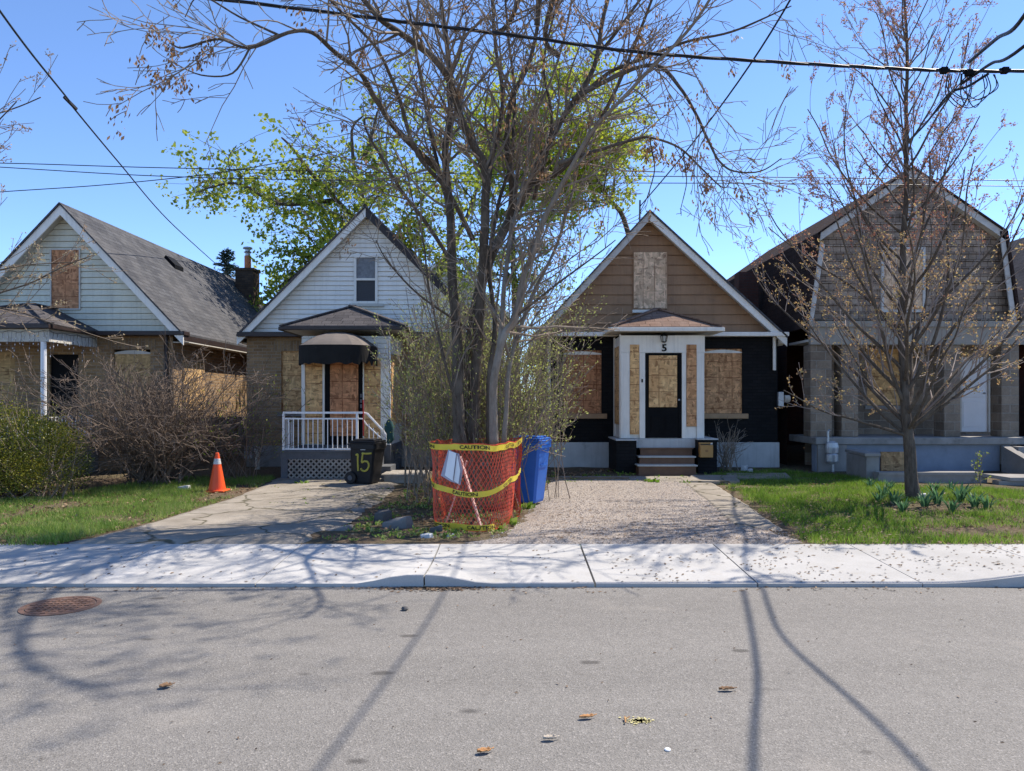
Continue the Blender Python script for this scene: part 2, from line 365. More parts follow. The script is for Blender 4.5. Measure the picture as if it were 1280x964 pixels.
def m_asphalt():
    m = N('worn asphalt'); co = m.coord()
    big = m.noise(m.coord('Object', (.10, 1, 1)), .9, 6, .6); fine = m.noise(co, 110, 3, .8); mid = m.noise(co, 9, 5)
    c = m.ramp(big, [(.3, (.193, .182, .166)), (.7, (.243, .229, .209))])
    c = m.mix(1, c, m.ramp(mid, [(.3, .86), (.7, 1.0)]), 'MULTIPLY')
    v = m.n('ShaderNodeTexVoronoi'); v.inputs['Scale'].default_value = 125; m.l(co, v.inputs['Vector'])
    sp = m.n('ShaderNodeSeparateColor'); m.l(v.outputs['Color'], sp.inputs[0])
    c = m.mix(1, c, m.ramp(sp.outputs[0], [(0, .66), (.5, .95), (.9, 1.0), (1.0, 1.0)]), 'MULTIPLY')
    c = m.mix(m.ramp(sp.outputs[1], [(.90, 0.0), (.94, .4)]), c, (.40, .375, .345))
    sv = m.n('ShaderNodeTexVoronoi'); sv.inputs['Scale'].default_value = 2.1; m.l(m.coord('Object', (.8, 1.5, 1)), sv.inputs['Vector'])
    wob = m.noise(co, 16, 3); sub = m.n('ShaderNodeMath', operation='MULTIPLY_ADD'); m.l(wob, sub.inputs[0]); sub.inputs[1].default_value = .10; m.l(sv.outputs['Distance'], sub.inputs[2])
    gs = m.n('ShaderNodeSeparateColor'); m.l(sv.outputs['Color'], gs.inputs[0]); gt = m.n('ShaderNodeMath', operation='MULTIPLY')
    m.l(m.ramp(sub.outputs[0], [(.13, .75), (.19, 0.0)]), gt.inputs[0]); m.l(m.ramp(gs.outputs[0], [(.5, 0.0), (.55, 1.0)]), gt.inputs[1]); c = m.mix(gt.outputs[0], c, (.06, .055, .05))
    c = m.mix(m.ramp(m.noise(co, .9, 4, .5), [(.62, 0.0), (.74, .35)]), c, (.33, .30, .26))
    m.col(c); m.rough(.85, .35); m.bump(m.mix(.5, fine, v.outputs['Distance']), .55, .012); return m.m
M['asphalt'] = m_asphalt()
def m_walk():
    m = N('new pale concrete'); co = m.coord(); a = m.noise(co, 1.4, 6, .65); f = m.noise(co, 60, 4)
    c = m.ramp(a, [(.3, (.43, .42, .40)), (.7, (.54, .53, .51))]); c = m.mix(1, c, m.ramp(f, [(.3, .86), (.7, 1.0)]), 'MULTIPLY')
    at = m.n('ShaderNodeAttribute'); at.attribute_name = 'rnd'; c = m.mix(1, c, m.ramp(at.outputs['Fac'], [(0, .86), (1, 1.0)]), 'MULTIPLY')
    br = m.noise(m.coord('Object', (2, 70, 1)), 3, 3); c = m.mix(1, c, m.ramp(br, [(.3, .93), (.7, 1.0)]), 'MULTIPLY')
    c = m.mix(m.ramp(m.noise(co, 4.5, 6, .75), [(.58, 0.0), (.72, .5)]), c, (.34, .31, .26))
    m.col(c); m.rough(.9, .25); m.bump(f, .2, .004); return m.m
M['walk'] = m_walk()
def m_old():
    m = N('old cracked concrete'); co = m.coord(); a = m.noise(co, 1.7, 7, .7); f = m.noise(co, 45, 5)
    c = m.ramp(a, [(.3, (.23, .20, .16)), (.7, (.38, .34, .285))]); c = m.mix(1, c, m.ramp(f, [(.3, .75), (.7, 1.0)]), 'MULTIPLY')
    v = m.n('ShaderNodeTexVoronoi', feature='DISTANCE_TO_EDGE'); v.inputs['Scale'].default_value = .62
    wv = m.n('ShaderNodeVectorMath', operation='ADD'); nn = m.n('ShaderNodeTexNoise'); nn.inputs['Scale'].default_value = 1.8; nn.inputs['Detail'].default_value = 6
    m.l(co, nn.inputs['Vector']); s_ = m.n('ShaderNodeVectorMath', operation='SCALE'); s_.inputs['Scale'].default_value = .55; m.l(nn.outputs['Color'], s_.inputs[0])
    m.l(co, wv.inputs[0]); m.l(s_.outputs[0], wv.inputs[1]); m.l(wv.outputs[0], v.inputs['Vector'])
    ck = m.ramp(v.outputs['Distance'], [(.006, 1.0), (.02, 0.0)]); c = m.mix(ck, c, (.10, .09, .06))
    c = m.mix(m.ramp(m.noise(co, 3, 6, .7), [(.6, 0.0), (.72, .5)]), c, (.22, .18, .13))
    m.col(c); m.rough(.95, .2); m.bump(m.mix(.5, f, m.ramp(v.outputs['Distance'], [(0, 0.0), (.03, 1.0)])), .5, .012); return m.m
M['old'] = m_old()
def m_gravel():
    m = N('fine pinkish gravel'); co = m.coord()
    v = m.n('ShaderNodeTexVoronoi'); v.inputs['Scale'].default_value = 85; m.l(co, v.inputs['Vector'])
    sp = m.n('ShaderNodeSeparateColor'); m.l(v.outputs['Color'], sp.inputs[0])
    c = m.ramp(sp.outputs[0], [(0, (.17, .14, .12)), (.5, (.36, .31, .265)), (1, (.54, .48, .42))])
    c = m.mix(m.ramp(m.noise(co, 1.3, 6, .7), [(.4, 0.0), (.7, .55)]), c, (.24, .2, .17))
    m.col(c); m.rough(.95, .2); m.bump(m.mix(.4, m.ramp(v.outputs['Distance'], [(0, 1.0), (.6, 0.0)]), m.noise(co, 120, 2)), .9, .015); return m.m
M['gravel'] = m_gravel()
def m_soil():
    m = N('bare brown soil'); co = m.coord(); f = m.noise(co, 22, 7, .75); a = m.noise(co, 1.2, 5)
    c = m.ramp(f, [(.3, (.055, .04, .028)), (.5, (.13, .095, .065)), (.72, (.25, .195, .14))])
    c = m.mix(m.ramp(a, [(.4, 0.0), (.65, .4)]), c, (.09, .10, .045)); m.col(c); m.rough(1, .1); m.bump(f, .9, .03); return m.m
M['soil'] = m_soil()
# ---------------------------------------------------------------- the ground
def axis(cuts):
    out = []
    for a, b, st in cuts:
        n = max(1, round((b-a)/st)); out += [a+(b-a)*i/n for i in range(n)]
    out.append(cuts[-1][1]); return out
def make_ground():
    xs = axis([(-600, -60, 180), (-60, -16, 11), (-16, 16, .4), (16, 60, 11), (60, 600, 180)])
    ys = axis([(YB-.02, YB+.16, .18), (YB+.16, 20, .25), (20, 60, 4), (60, 900, 140)])
    mb = MB(); nx = len(xs)
    vs = [(x, y, gz(x, y)-.004+(.03*nz(x*1.7, y*1.7)+.012*nz(x*6, y*6))*smooth(YB, YB+.4, y)*(1 if y < 24 else 0)) for y in ys for x in xs]
    fs = [(j*nx+i, j*nx+i+1, (j+1)*nx+i+1, (j+1)*nx+i) for j in range(len(ys)-1) for i in range(nx-1)]
    mb.add(vs, fs)
    mb.add([(-600, -900, -.03), (600, -900, -.03), (600, -4, -.03), (-600, -4, -.03)], [(0, 1, 2, 3)])
    return struct(mb.build('ground', M['soil'], uv=False, smooth=True))
make_ground()
mb = MB(); mb.add([(-160, -6, 0), (160, -6, 0), (160, YK+.02, 0), (-160, YK+.02, 0)], [(0, 1, 2, 3)])
struct(mb.build('road', M['asphalt'], uv=False))
def kerb_rise(x):
    a = smooth(-1.45, -.95, x)*(1-smooth(-.75, -.2, x))*.075
    return a+.10*smooth(3.9, 5.1, x)
def make_walk():
    mb = MB(); J = [-60+i*6 for i in range(8)]+[-11.6, -10.05, -8.5, -6.95, -5.43, -3.88, -2.33, -.80, .755, 2.235, 3.73, 5.27, 6.8, 8.35, 9.9, 11.45]+[14+i*6 for i in range(9)]
    for a, b in zip(J, J[1:]):
        g_ = .010 if abs(a-.755) < .01 or abs(b-.755) < .01 else .005
        x0, x1 = a+g_, b-g_; nx, ny = (10, 5) if b-a < 3 else (1, 5)
        vs = []
        for j in range(ny+1):
            t = j/ny; y = lerp(YK, YB, t)
            for i in range(nx+1):
                x = lerp(x0, x1, i/nx); vs.append((x, y, lerp(.032+kerb_rise(x)*(1-t)**1.5, .10, t)))
        o = (nx+1)
        fs = [(j*o+i, j*o+i+1, (j+1)*o+i+1, (j+1)*o+i) for j in range(ny) for i in range(nx)]
        k = len(vs)
        for i in range(nx+1): vs.append((vs[i][0], YK+.004, -.01))
        fs += [(k+i, k+i+1, i+1, i) for i in range(nx)]
        k2 = len(vs); vs += [(x0, YB, -.01), (x1, YB, -.01)]; top = ny*o
        fs += [(k, 0, *[j*o for j in range(1, ny+1)], k2), (nx, k+nx, k2+1, *[j*o+nx for j in range(ny, 0, -1)])]
        fs.append((k2, top, *[top+i for i in range(1, nx+1)], k2+1))
        mb.add(vs, fs)
    return struct(mb.build('sidewalk', M['walk'], uv=False))
make_walk()
def poly_at(pl, y):
    for a, b in zip(pl, pl[1:]):
        if a[1] <= y <= b[1] or b[1] <= y <= a[1]:
            return lerp(a[0], b[0], (y-a[1])/(b[1]-a[1]) if b[1] != a[1] else 0)
    return pl[0][0] if abs(y-pl[0][1]) < abs(y-pl[-1][1]) else pl[-1][0]
def sheet(name, left, right, y0, y1, dz, mat, jit=.06, k=14, dy=.12):
    mb = MB(); n = int((y1-y0)/dy); vs = []
    for j in range(n+1):
        y = lerp(y0, y1, j/n); a = poly_at(left, y)+jit*(nz(y*2.3, 3.1)+.6*nz(y*8, 7)); b = poly_at(right, y)+jit*(nz(y*2.1, 9.7)+.6*nz(y*7, 1))
        for i in range(k+1):
            x = lerp(a, b, i/k); e = min(1, min(i, k-i, n-j)/1.0); vs.append((x, y, gz(x, y)+.02+dz*e-.03*(1-e)-(0.035 if j == 0 else 0)))
    o = k+1; mb.add(vs, [(j*o+i, j*o+i+1, (j+1)*o+i+1, (j+1)*o+i) for j in range(n) for i in range(k)])
    return struct(mb.build(name, mat, uv=False))
def gp(*pp): return [tuple(G(*p)[:2]) for p in pp]
DRV_L = gp((60, 681), (95, 677), (200, 650), (270, 628), (312, 614), (345, 598)); DRV_R = gp((372, 681), (385, 676), (432, 655), (480, 625), (505, 596))
GRV_L = gp((560, 681), (625, 672), (655, 645), (690, 598)); GRV_R = gp((1008, 681), (985, 668), (930, 630), (880, 598))
sheet('driveway', DRV_L, DRV_R, YB+.005, 15.9, .012, M['old'])
sheet('gravel_pad', GRV_L, GRV_R, YB+.005, 16.0, .010, M['gravel'], .1)
# pinkish slab path along the lawn, and flags before the steps
PATH_L = [(x-.62, y) for x, y in GRV_R]; PATH_R = [(x+.05, y) for x, y in GRV_R]
sheet('path', PATH_L, PATH_R, 9.4, 15.6, .024, M['old'], .04, 6)
mb = MB()
for a, b, c, d, h in ((860, 925, 606, 598, .07), (905, 990, 601, 594, .05), (800, 880, 604, 597, .03)):
    p0, p1, p2, p3 = G(a, c), G(b, c), G(b-8, d), G(a+4, d)
    mb.prism([p0+V((0, 0, -.05)), p1+V((0, 0, -.05)), p2+V((0, 0, -.05)), p3+V((0, 0, -.05))], (0, 0, .05+h))
struct(mb.build('front_path', M['old'], uv=False))
# concrete/soil walk between house and neighbour at far right
mb = MB(); mb.prism([(9.6, 13.0, .05), (12.5, 13.0, .05), (12.5, 14.1, .05), (9.8, 14.1, .05)], (0, 0, .06)); struct(mb.build('paved_walk', M['old'], uv=False))

# manhole
c = V((XP(76, 6.27), 6.27, 0))
t = thing('manhole_cover', 'round rusty iron manhole cover set in the road', 'manhole', (c.x, c.y, 0))
mb = MB(); mb.lathe((c.x, c.y, -.01), [(.30, 0), (.30, .016), (.262, .018), (.257, .006)], 32); mb.build('ring_frame', M['rust'], t, uv=False)
mb = MB(); mb.lathe((c.x, c.y, -.01), [(.252, 0), (.252, .017)], 32)
for i in range(-5, 6):
    for j in range(-5, 6):
        x, y = i*.056, j*.056
        if x*x+y*y < .225**2: mb.box(c.x+x-.02, c.x+x+.02, c.y+y-.02, c.y+y+.02, .0065, .013)
mb.build('lid', M['rust'], t, uv=False)
# ---------------------------------------------------------------- house helpers
def wall_y(mb, x0, x1, z0, z1, y, ops=(), d=.1, mi=0):
    xs = sorted({x0, x1, *[v for o in ops for v in o[:2]]}); zs = sorted({z0, z1, *[v for o in ops for v in o[2:]]})
    for a, b in zip(xs, xs[1:]):
        for c, e in zip(zs, zs[1:]):
            mx, mz = (a+b)/2, (c+e)/2
            if any(o[0] < mx < o[1] and o[2] < mz < o[3] for o in ops): continue
            mb.quad((a, y, c), (b, y, c), (b, y, e), (a, y, e), mi)
    for a, b, c, e in ops:
        mb.quad((a, y, c), (a, y, e), (a, y+d, e), (a, y+d, c), mi); mb.quad((b, y, e), (b, y, c), (b, y+d, c), (b, y+d, e), mi)
        mb.quad((a, y, e), (b, y, e), (b, y+d, e), (a, y+d, e), mi); mb.quad((b, y, c), (a, y, c), (a, y+d, c), (b, y+d, c), mi)
def wall_x(mb, x, y0, y1, z0, z1, sgn, mi=0):
    q = [(x, y0, z0), (x, y1, z0), (x, y1, z1), (x, y0, z1)]
    mb.quad(*(q if sgn > 0 else q[::-1]), mi)
def lap(mb, z0, z1, e, xl, xr, y, mi=0):
    z = z0
    while z < z1-.01:
        t = min(z+e, z1); tt = min(t+.004, z1)
        a, b, c, d = xl(z), xr(z), xr(tt), xl(tt)
        if b-a > .02:
            if d > c: d = c = (d+c)/2
            g_ = .016; zb = z+g_
            mb.quad((a, y-.026, zb), (b, y-.026, zb), (c, y-.004, tt), (d, y-.004, tt), mi)
            mb.quad((a, y+.03, zb), (b, y+.03, zb), (b, y-.026, zb), (a, y-.026, zb), mi)
            mb.quad((a, y+.03, z-.001), (b, y+.03, z-.001), (b, y+.03, zb), (a, y+.03, zb), mi)
            mb.quad((a, y-.004, z+.003), (b, y-.004, z+.003), (b, y+.03, z-.001), (a, y+.03, z-.001), mi)
        z = t
def rakes(mb, R, y0, y1, w, top=0.0, mi=0):
    for (x0, z0), (x1, z1) in zip(R, R[1:]):
        mb.prism([(x0, y0, z0-top-w), (x1, y0, z1-top-w), (x1, y0, z1-top), (x0, y0, z0-top)], (0, y1-y0, 0), mi)
def line_x(R, z, side, drop):
    """x on the rake line (lowered by drop) at height z; side -1 left, 1 right"""
    pk = max(range(len(R)), key=lambda i: R[i][1])
    seg = R[:pk+1] if side < 0 else R[pk:]
    for (x0, z0), (x1, z1) in zip(seg, seg[1:]):
        lo, hi = min(z0, z1)-drop, max(z0, z1)-drop
        if lo <= z <= hi: return lerp(x0, x1, (z+drop-z0)/(z1-z0))
    return seg[0][0] if (side < 0) == (z < seg[0][1]) and side < 0 else (R[pk][0] if z > R[pk][1]-drop else seg[-1][0])
def gable(h, R, yf, yw, yb, wl, wr, zw, mats, z_base=0.0, ops=(), depth=.1):
    """walls, siding, roof, rake boards and soffit of one gable-front house; R is the roof line left..peak..right"""
    mb = MB(); wall_y(mb, wl, wr, z_base, zw, yw, ops, depth)
    wall_x(mb, wl, yw, yb, z_base, zw+.2, -1); wall_x(mb, wr, yw, yb, z_base, zw+.2, 1)
    pk = max(R, key=lambda p: p[1])
    mb.add([(wl, yb, z_base), (wr, yb, z_base), (wr, yb, zw+.2), (pk[0], yb, pk[1]-.25), (wl, yb, zw+.2)], [(4, 3, 2, 1, 0)])
    mb.build('wall', mats['wall'], h)
    if mats.get('siding'):
        mb = MB(); lap(mb, zw, pk[1]-.24, mats.get('exp', .115), lambda z: max(wl, line_x(R, z, -1, .2)), lambda z: min(wr, line_x(R, z, 1, .2)), yw)
        mb.build('gable_siding', mats['siding'], h)
    mb = MB()
    for (x0, z0), (x1, z1) in zip(R, R[1:]):
        mb.prism([(x0, yf-.04, z0), (x1, yf-.04, z1), (x1, yb+.25, z1), (x0, yb+.25, z0)], (0, 0, -.05))
    rf = mb.build('roof', mats['roof'], h)
    mb = MB(); n = (len(R)-1)
    for i, ((x0, z0), (x1, z1)) in enumerate(zip(R, R[1:])):
        m = MB(); rakes(m, [(x0, z0), (x1, z1)], yf, yf+.035, mats.get('rw', .19), .053)
        m.build('rake_board', mats['rakes'][min(i, len(mats['rakes'])-1)], rf)
        mb.prism([(x0, yf+.037, z0-.16), (x1, yf+.037, z1-.16), (x1, yw+.03, z1-.16), (x0, yw+.03, z0-.16)], (0, 0, -.025))
    mb.build('soffit', mats['soffit'], rf)
    for s, (x, z), w_ in ((-1, R[0], wl), (1, R[-1], wr)):
        mb = MB(); mb.box(x-.005 if s < 0 else x-.11, x+.11 if s < 0 else x+.005, yf+.05, yb+.2, z-.17, z-.054); mb.build('gutter', mats['gutter'], rf)
        mb = MB(); mb.box(min(x, w_), max(x, w_), yw, yb, z-.20, z-.175); mb.build('eave_soffit', mats['soffit'], rf)
    return rf
def window(h, x0, x1, z0, z1, y, board, frame=None, fw=.05, proud=.02, sill=None, sill_over=.07, sill_h=.09, label=None, grow=0):
    """frame > board, sill; y is the plane the board's face stands on"""
    mb = MB()
    if frame:
        f = fw
        for a, b, c, d in ((x0-f, x0, z0-f, z1+f), (x1, x1+f, z0-f, z1+f), (x0, x1, z1, z1+f), (x0, x1, z0-f, z0)):
            mb.box(a, b, y-proud-.02, y+.03, c, d)
        w = mb.build('window', frame, h)
        mb = MB(); mb.box(x0+.002, x1-.002, y-proud, y+.01, z0+.002, z1-.002); mb.build('board', board, w)
    else:
        mb.box(x0, x1, y-proud, y+.02, z0, z1); w = mb.build('window_board', board, h)
    if label: w['label'] = label
    if sill:
        mb = MB(); mb.box(x0-sill_over, x1+sill_over, y-proud-.09, y+.02, z0-fw*(1 if frame else 0)-sill_h-.003, z0-fw*(1 if frame else 0)-.003); mb.build('sill', sill, w, bevel=.006)
    return w
def hip(h, x0, x1, y0, y1, z, xa, ya, za, mat, fas, sof, name='porch_roof', gh=.10, ov=0):
    mb = MB(); t = .035
    for poly in ([(x0, y0, z), (xa, ya, za), (xa, y1, za), (x0, y1, z)], [(x1, y0, z), (x1, y1, z), (xa, y1, za), (xa, ya, za)], [(x0, y0, z), (x1, y0, z), (xa, ya, za)]):
        if poly[0][0] == x0 and len(poly) == 4: poly = poly[::-1]
        mb.prism(poly, (0, 0, -t))
    # hip caps
    for p in ((x0, y0, z), (x1, y0, z)): mb.beam(V(p)+V((0, 0, .004)), V((xa, ya, za+.004)), .17, .03)
    mb.beam(V((xa, ya, za+.006)), V((xa, y1-.01, za+.006)), .17, .03)
    r = mb.build(name, mat, h)
    mb = MB(); g_ = .05
    mb.box(x0-.01, x1+.01, y0-g_, y0+.03, z-t-gh, z-t+.012); mb.box(x0-g_, x0+.03, y0+.033, y1, z-t-gh, z-t+.012); mb.box(x1-.03, x1+g_, y0+.033, y1, z-t-gh, z-t+.012)
    mb.build('gutter', fas, r, bevel=.008)
    mb = MB(); mb.box(x0+.035, x1-.035, y0+.035, y1, z-t-gh+.01, z-t-gh+.03); mb.build('soffit', sof, r)
    return r
HG = 'boarded-up houses on the street'
YW2 = .0

# ================================================================ house 3 : brown gable, black brick, number 5
def house_three():
    yw, yf, yb = 18.0, 17.7, 27.5
    X = lambda p: XP(p, yw); Z = lambda p: ZP(p, yw)
    h = thing('house', 'small boarded house with brown gable, black painted brick and number 5 over its door', 'house', ((X(686)+X(972))/2, yw, .1), HG)
    R = [(XP(664, yf), ZP(422, yf)), (XP(812, yf), ZP(262, yf)), (XP(984, yf), ZP(420, yf))]
    wl, wr = X(686), X(972); zw = Z(419)
    w1 = (X(704), X(752), Z(517), Z(438)); w2 = (X(880), X(928), Z(517), Z(436))
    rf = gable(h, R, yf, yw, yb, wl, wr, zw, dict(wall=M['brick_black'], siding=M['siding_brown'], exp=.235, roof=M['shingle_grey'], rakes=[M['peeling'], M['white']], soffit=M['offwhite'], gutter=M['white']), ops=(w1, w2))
    mb = MB(); mb.prism([(wl-.03, yw-.045, -.05), (wr+.03, yw-.045, -.05), (wr+.03, yw-.03, Z(553)), (wl-.03, yw-.03, Z(553))], (0, 9, 0)); mb.build('foundation', M['found'], h)
    # eave gutter boards across the foot of the gable
    for a, b in ((668, 772), (843, 985)):
        mb = MB(); mb.box(XP(a, 17.75), XP(b, 17.75), 17.72, 17.98, zw-.045, zw+.03); mb.box(XP(a, 17.75), XP(b, 17.75), 17.66, 17.715, zw-.05, zw+.045); mb.build('gutter', M['white'], rf, bevel=.01)
    window(h, *w1[:2], *w1[2:], yw+.07, M['osb_red'], None, sill=None, proud=.02, label='reddish gridded board over the window')
    window(h, *w2[:2], *w2[2:], yw+.07, M['osb_warm'], None, proud=.02)
    for (a, b, c, d) in (w1, w2):
        mb = MB(); mb.box(a-.12, b+.12, yw-.09, yw+.06, c-.12, c-.003); mb.build('sill', M['tan'], h, bevel=.01)
        m = MB(); n = 14; ps = [(lerp(a, b, i/n), yw+.035, d-.075+.055*math.sin(math.pi*i/n)) for i in range(n+1)]
        m.prism([(a, yw+.035, d-.10), (b, yw+.035, d-.10)]+ps[::-1], (0, .05, 0)); m.build('window_frame', M['white'], h)
    w = window(h, X(792), X(833), Z(386), Z(316), yw-.03, M['osb_grey'], None, proud=.025, label='pale greyed board over the attic window')
    mb = MB(); mb.box(X(790), X(812), yw-.12, yw-.02, Z(391.5), Z(388)); mb.build('sill', M['white'], w)
    for p in ((X(791.2)), X(833.5)):
        mb = MB(); mb.box(p-.012, p+.012, yw-.045, yw-.01, Z(388), Z(315)); mb.build('side_trim', M['siding_brown'], w)
    # porch
    yp = 16.9; A = lambda p: XP(p, yp); B = lambda p: ZP(p, yp); x0, x1 = A(776), A(880); zb, zt = B(548), B(417)
    mb = MB(); mb.box(x0, x1, yp+.03, yw-.002, zb, zt-.05); por = mb.build('porch', M['white'], h)
    hip(por, A(761), A(899), 16.58, yw-.03, ZP(408, 16.6), A(827), 17.4, ZP(386, 17.4), M['shingle_brown'], M['white'], M['offwhite'], 'porch_roof', .075)
    mb = MB(); mb.box(x0-.012, x1+.012, yp-.02, yp+.029, B(441), zt-.045); mb.box(x0-.018, x1+.018, yp-.03, yp-.021, B(441)-.0, B(441)+.03); mb.build('header', M['white'], por)
    for a, b in ((776, 787), (799, 806.2), (852, 857.5), (870.5, 880)):
        mb = MB(); mb.box(A(a), A(b), yp-.03, yp+.028, zb, B(441)-.003); mb.build('post', M['white'], por, bevel=.006)
    for a, b, c, d, m_ in ((787.3, 798.7, 543, 431, 'osb'), (857.8, 870.2, 533, 431, 'osb_warm')):
        mb = MB(); mb.box(A(a), A(b), yp-.04, yp+.02, B(c), B(d)); mb.build('board', M[m_], por)
    mb = MB(); mb.box(A(857.8), A(870.2), yp-.004, yp+.02, zb, B(533.5)); mb.build('panel', M['white'], por)
    mb = MB(); mb.box(x0-.02, x0+.01, yp+.12, yw-.2, B(531), B(432)); mb.build('board', M['osb'], por)
    mb = MB()
    for a, b in ((yp-.0, yp+.11), (yw-.19, yw-.03)): mb.box(x0-.025, x0, a, b, zb, B(418))
    mb.build('side_trim', M['white'], por)
    # door
    mb = MB(); dx0, dx1, dz0, dz1 = A(806.5), A(851.7), B(547.5), B(441.5)
    mb.box(dx0, dx1, yp-.005, yp+.027, dz0, dz1); fr = .055
    for a, b, c, d in ((dx0, dx0+fr, dz0, dz1), (dx1-fr, dx1, dz0, dz1), (dx0+fr, dx1-fr, dz1-fr, dz1)): mb.box(a, b, yp-.022, yp-.006, c, d)
    for a, b in ((813, 826), (831, 844)):
        mb.box(A(a), A(b), yp-.016, yp-.006, B(540), B(519)); mb.box(A(a)+.03, A(b)-.03, yp-.024, yp-.017, B(540)+.03, B(519)-.03)
    dr = mb.build('door', M['black'], por, bevel=.004)
    mb = MB(); mb.box(A(811), A(846), yp-.03, yp-.007, B(509), B(444.5)); mb.build('board', M['osb'], dr)
    mb = MB(); mb.lathe((A(848), yp-.06, B(500)), [(.018, -.02), (.03, 0), (.018, .02)], 10); mb.build('knob', M['galv'], dr)
    # number and lantern
    vs, fs = text_mesh('5', .22); cx, cz = A(830), B(435.5)
    mb = MB(); o = [(cx+v.x*1.12, yp-.05, cz+v.y) for v in vs]; mb.add(o, fs); nb = mb.build('house_number', M['black'], por)
    sd = nb.modifiers.new('thick', 'SOLIDIFY'); sd.thickness = .02
    lc = V((A(828.5), yp-.12, B(424.6)))
    mb = MB(); mb.lathe(lc+V((0, 0, .07)), [(.085, 0), (.06, .03), (.03, .045), (.012, .065)], 6); mb.lathe(lc+V((0, 0, -.055)), [(.03, -.02), (.055, 0)], 6)
    for k in range(6):
        q = k*math.pi/3; mb.beam(lc+V((.055*math.cos(q), .055*math.sin(q), -.055)), lc+V((.08*math.cos(q), .08*math.sin(q), .07)), .01, .01)
    mb.beam(lc+V((0, .0, .10)), lc+V((0, .1, .06)), .02, .02); la = mb.build('lantern', M['black'], por)
    mb = MB(); mb.lathe(lc+V((0, 0, -.052)), [(.045, 0), (.068, .118)], 6); mb.build('lantern_glass', M['lantern_glass'], la)
    mb = MB(); mb.box(A(801.5), A(803.2), yp-.045, yp-.031, B(478), B(474)); mb.build('doorbell', M['black'], por)
    # base: sill, piers, steps
    mb = MB(); mb.box(A(793.5), A(868), yp-.06, yp+.6, B(559.5), zb-.003); mb.build('porch_sill', M['found'], por)
    for a, b, c in ((768.5, 793), (868.5, 892)) and ((768.5, 793, 551), (868.5, 892, 550)):
        mb = MB(); mb.box(A(a), A(b), 16.62, yw-.04, 0, ZP(c, 16.62)); pr = mb.build('pier', M['brick_black'], por)
        mb = MB(); mb.box(A(a)-.02, A(b)+.02, 16.58, yw-.1, ZP(c, 16.62)+.002, ZP(c, 16.62)+.03); mb.build('cap', M['found'], pr)
    for i, (a, b, zt_, y) in enumerate(((799, 867, ZP(560, 16.75), 16.75), (798, 870, ZP(570.5, 16.5), 16.5), (797, 872, ZP(581.5, 16.22), 16.22))):
        mb = MB(); mb.box(XP(a, y)+.03, XP(b, y)-.03, y+.02, 16.9, .02, zt_-.03); st = mb.build('step', M['step_brown'], h)
        mb = MB(); mb.box(XP(a, y), XP(b, y), y-.02, 16.86, zt_-.028, zt_); mb.build('tread', M['step_brown' if i == 0 else 'offwhite'], st, bevel=.006)
    # downpipes, meter, mast
    for p in (686.5, 968.5):
        mb = MB(); mb.tube([V((XP(p, 17.9), 17.93, zw-.05)), V((XP(p, 17.9), 17.93, 2.4 if p > 900 else .3))], .04, 6); mb.build('downspout', M['white'], h)
    mb = MB(); mb.box(X(970.5), X(977.5), 17.86, 17.97, Z(508), Z(490)); mt = mb.build('meter_box', M['galv'], h, bevel=.01)
    mb = MB(); c = V((X(980), 17.9, Z(498.5))); mb.tube([c+V((-.03, 0, 0)), c+V((.09, 0, 0))], .085, 12); mb.build('meter_dial', M['offwhite'], mt)
    mb = MB(); mb.tube([V((XP(799.5, 17.62), 17.62, ZP(279, 17.6))), V((XP(800, 17.62), 17.62, ZP(250, 17.6)))], .022, 6); mb.build('service_mast', M['cable_light'], h)
    t = thing('mailbox', 'tan metal mailbox with white paper in its open slot, on the porch pier', 'mailbox', (XP(881.5, 16.5), 16.55, .95))
    y = 16.45; mb = MB(); a, b = XP(875.5, y), XP(891.5, y); mb.box(a, b, y, 16.615, ZP(572, y), ZP(556.5, y)); mb.box(a-.005, b+.005, y+.06, 16.61, ZP(556.5, y)+.002, ZP(553.5, y)); mb.build('body', M['mailbox'], t, bevel=.008)
    mb = MB(); mb.box(a+.015, b-.015, y+.012, y+.055, ZP(556.5, y)+.002, ZP(555.4, y)); mb.build('slot', M['ink'], t)
    mb = MB(); mb.prism([(b-.07, y+.03, ZP(557.5, y)), (b-.01, y+.03, ZP(557, y)), (b-.012, y-.01, ZP(553.6, y)), (b-.05, y-.0, ZP(553.8, y))], (0, .004, 0)); mb.build('paper', M['paper'], t)
    cx = (a+b)/2; mb = MB()
    for k in range(3): mb.box(cx-.03, cx+.03, y-.004, y-.001, ZP(563, y)-.017*k, ZP(563, y)-.017*k+.008)
    mb.build('plate', M['step_brown'], t)
house_three()

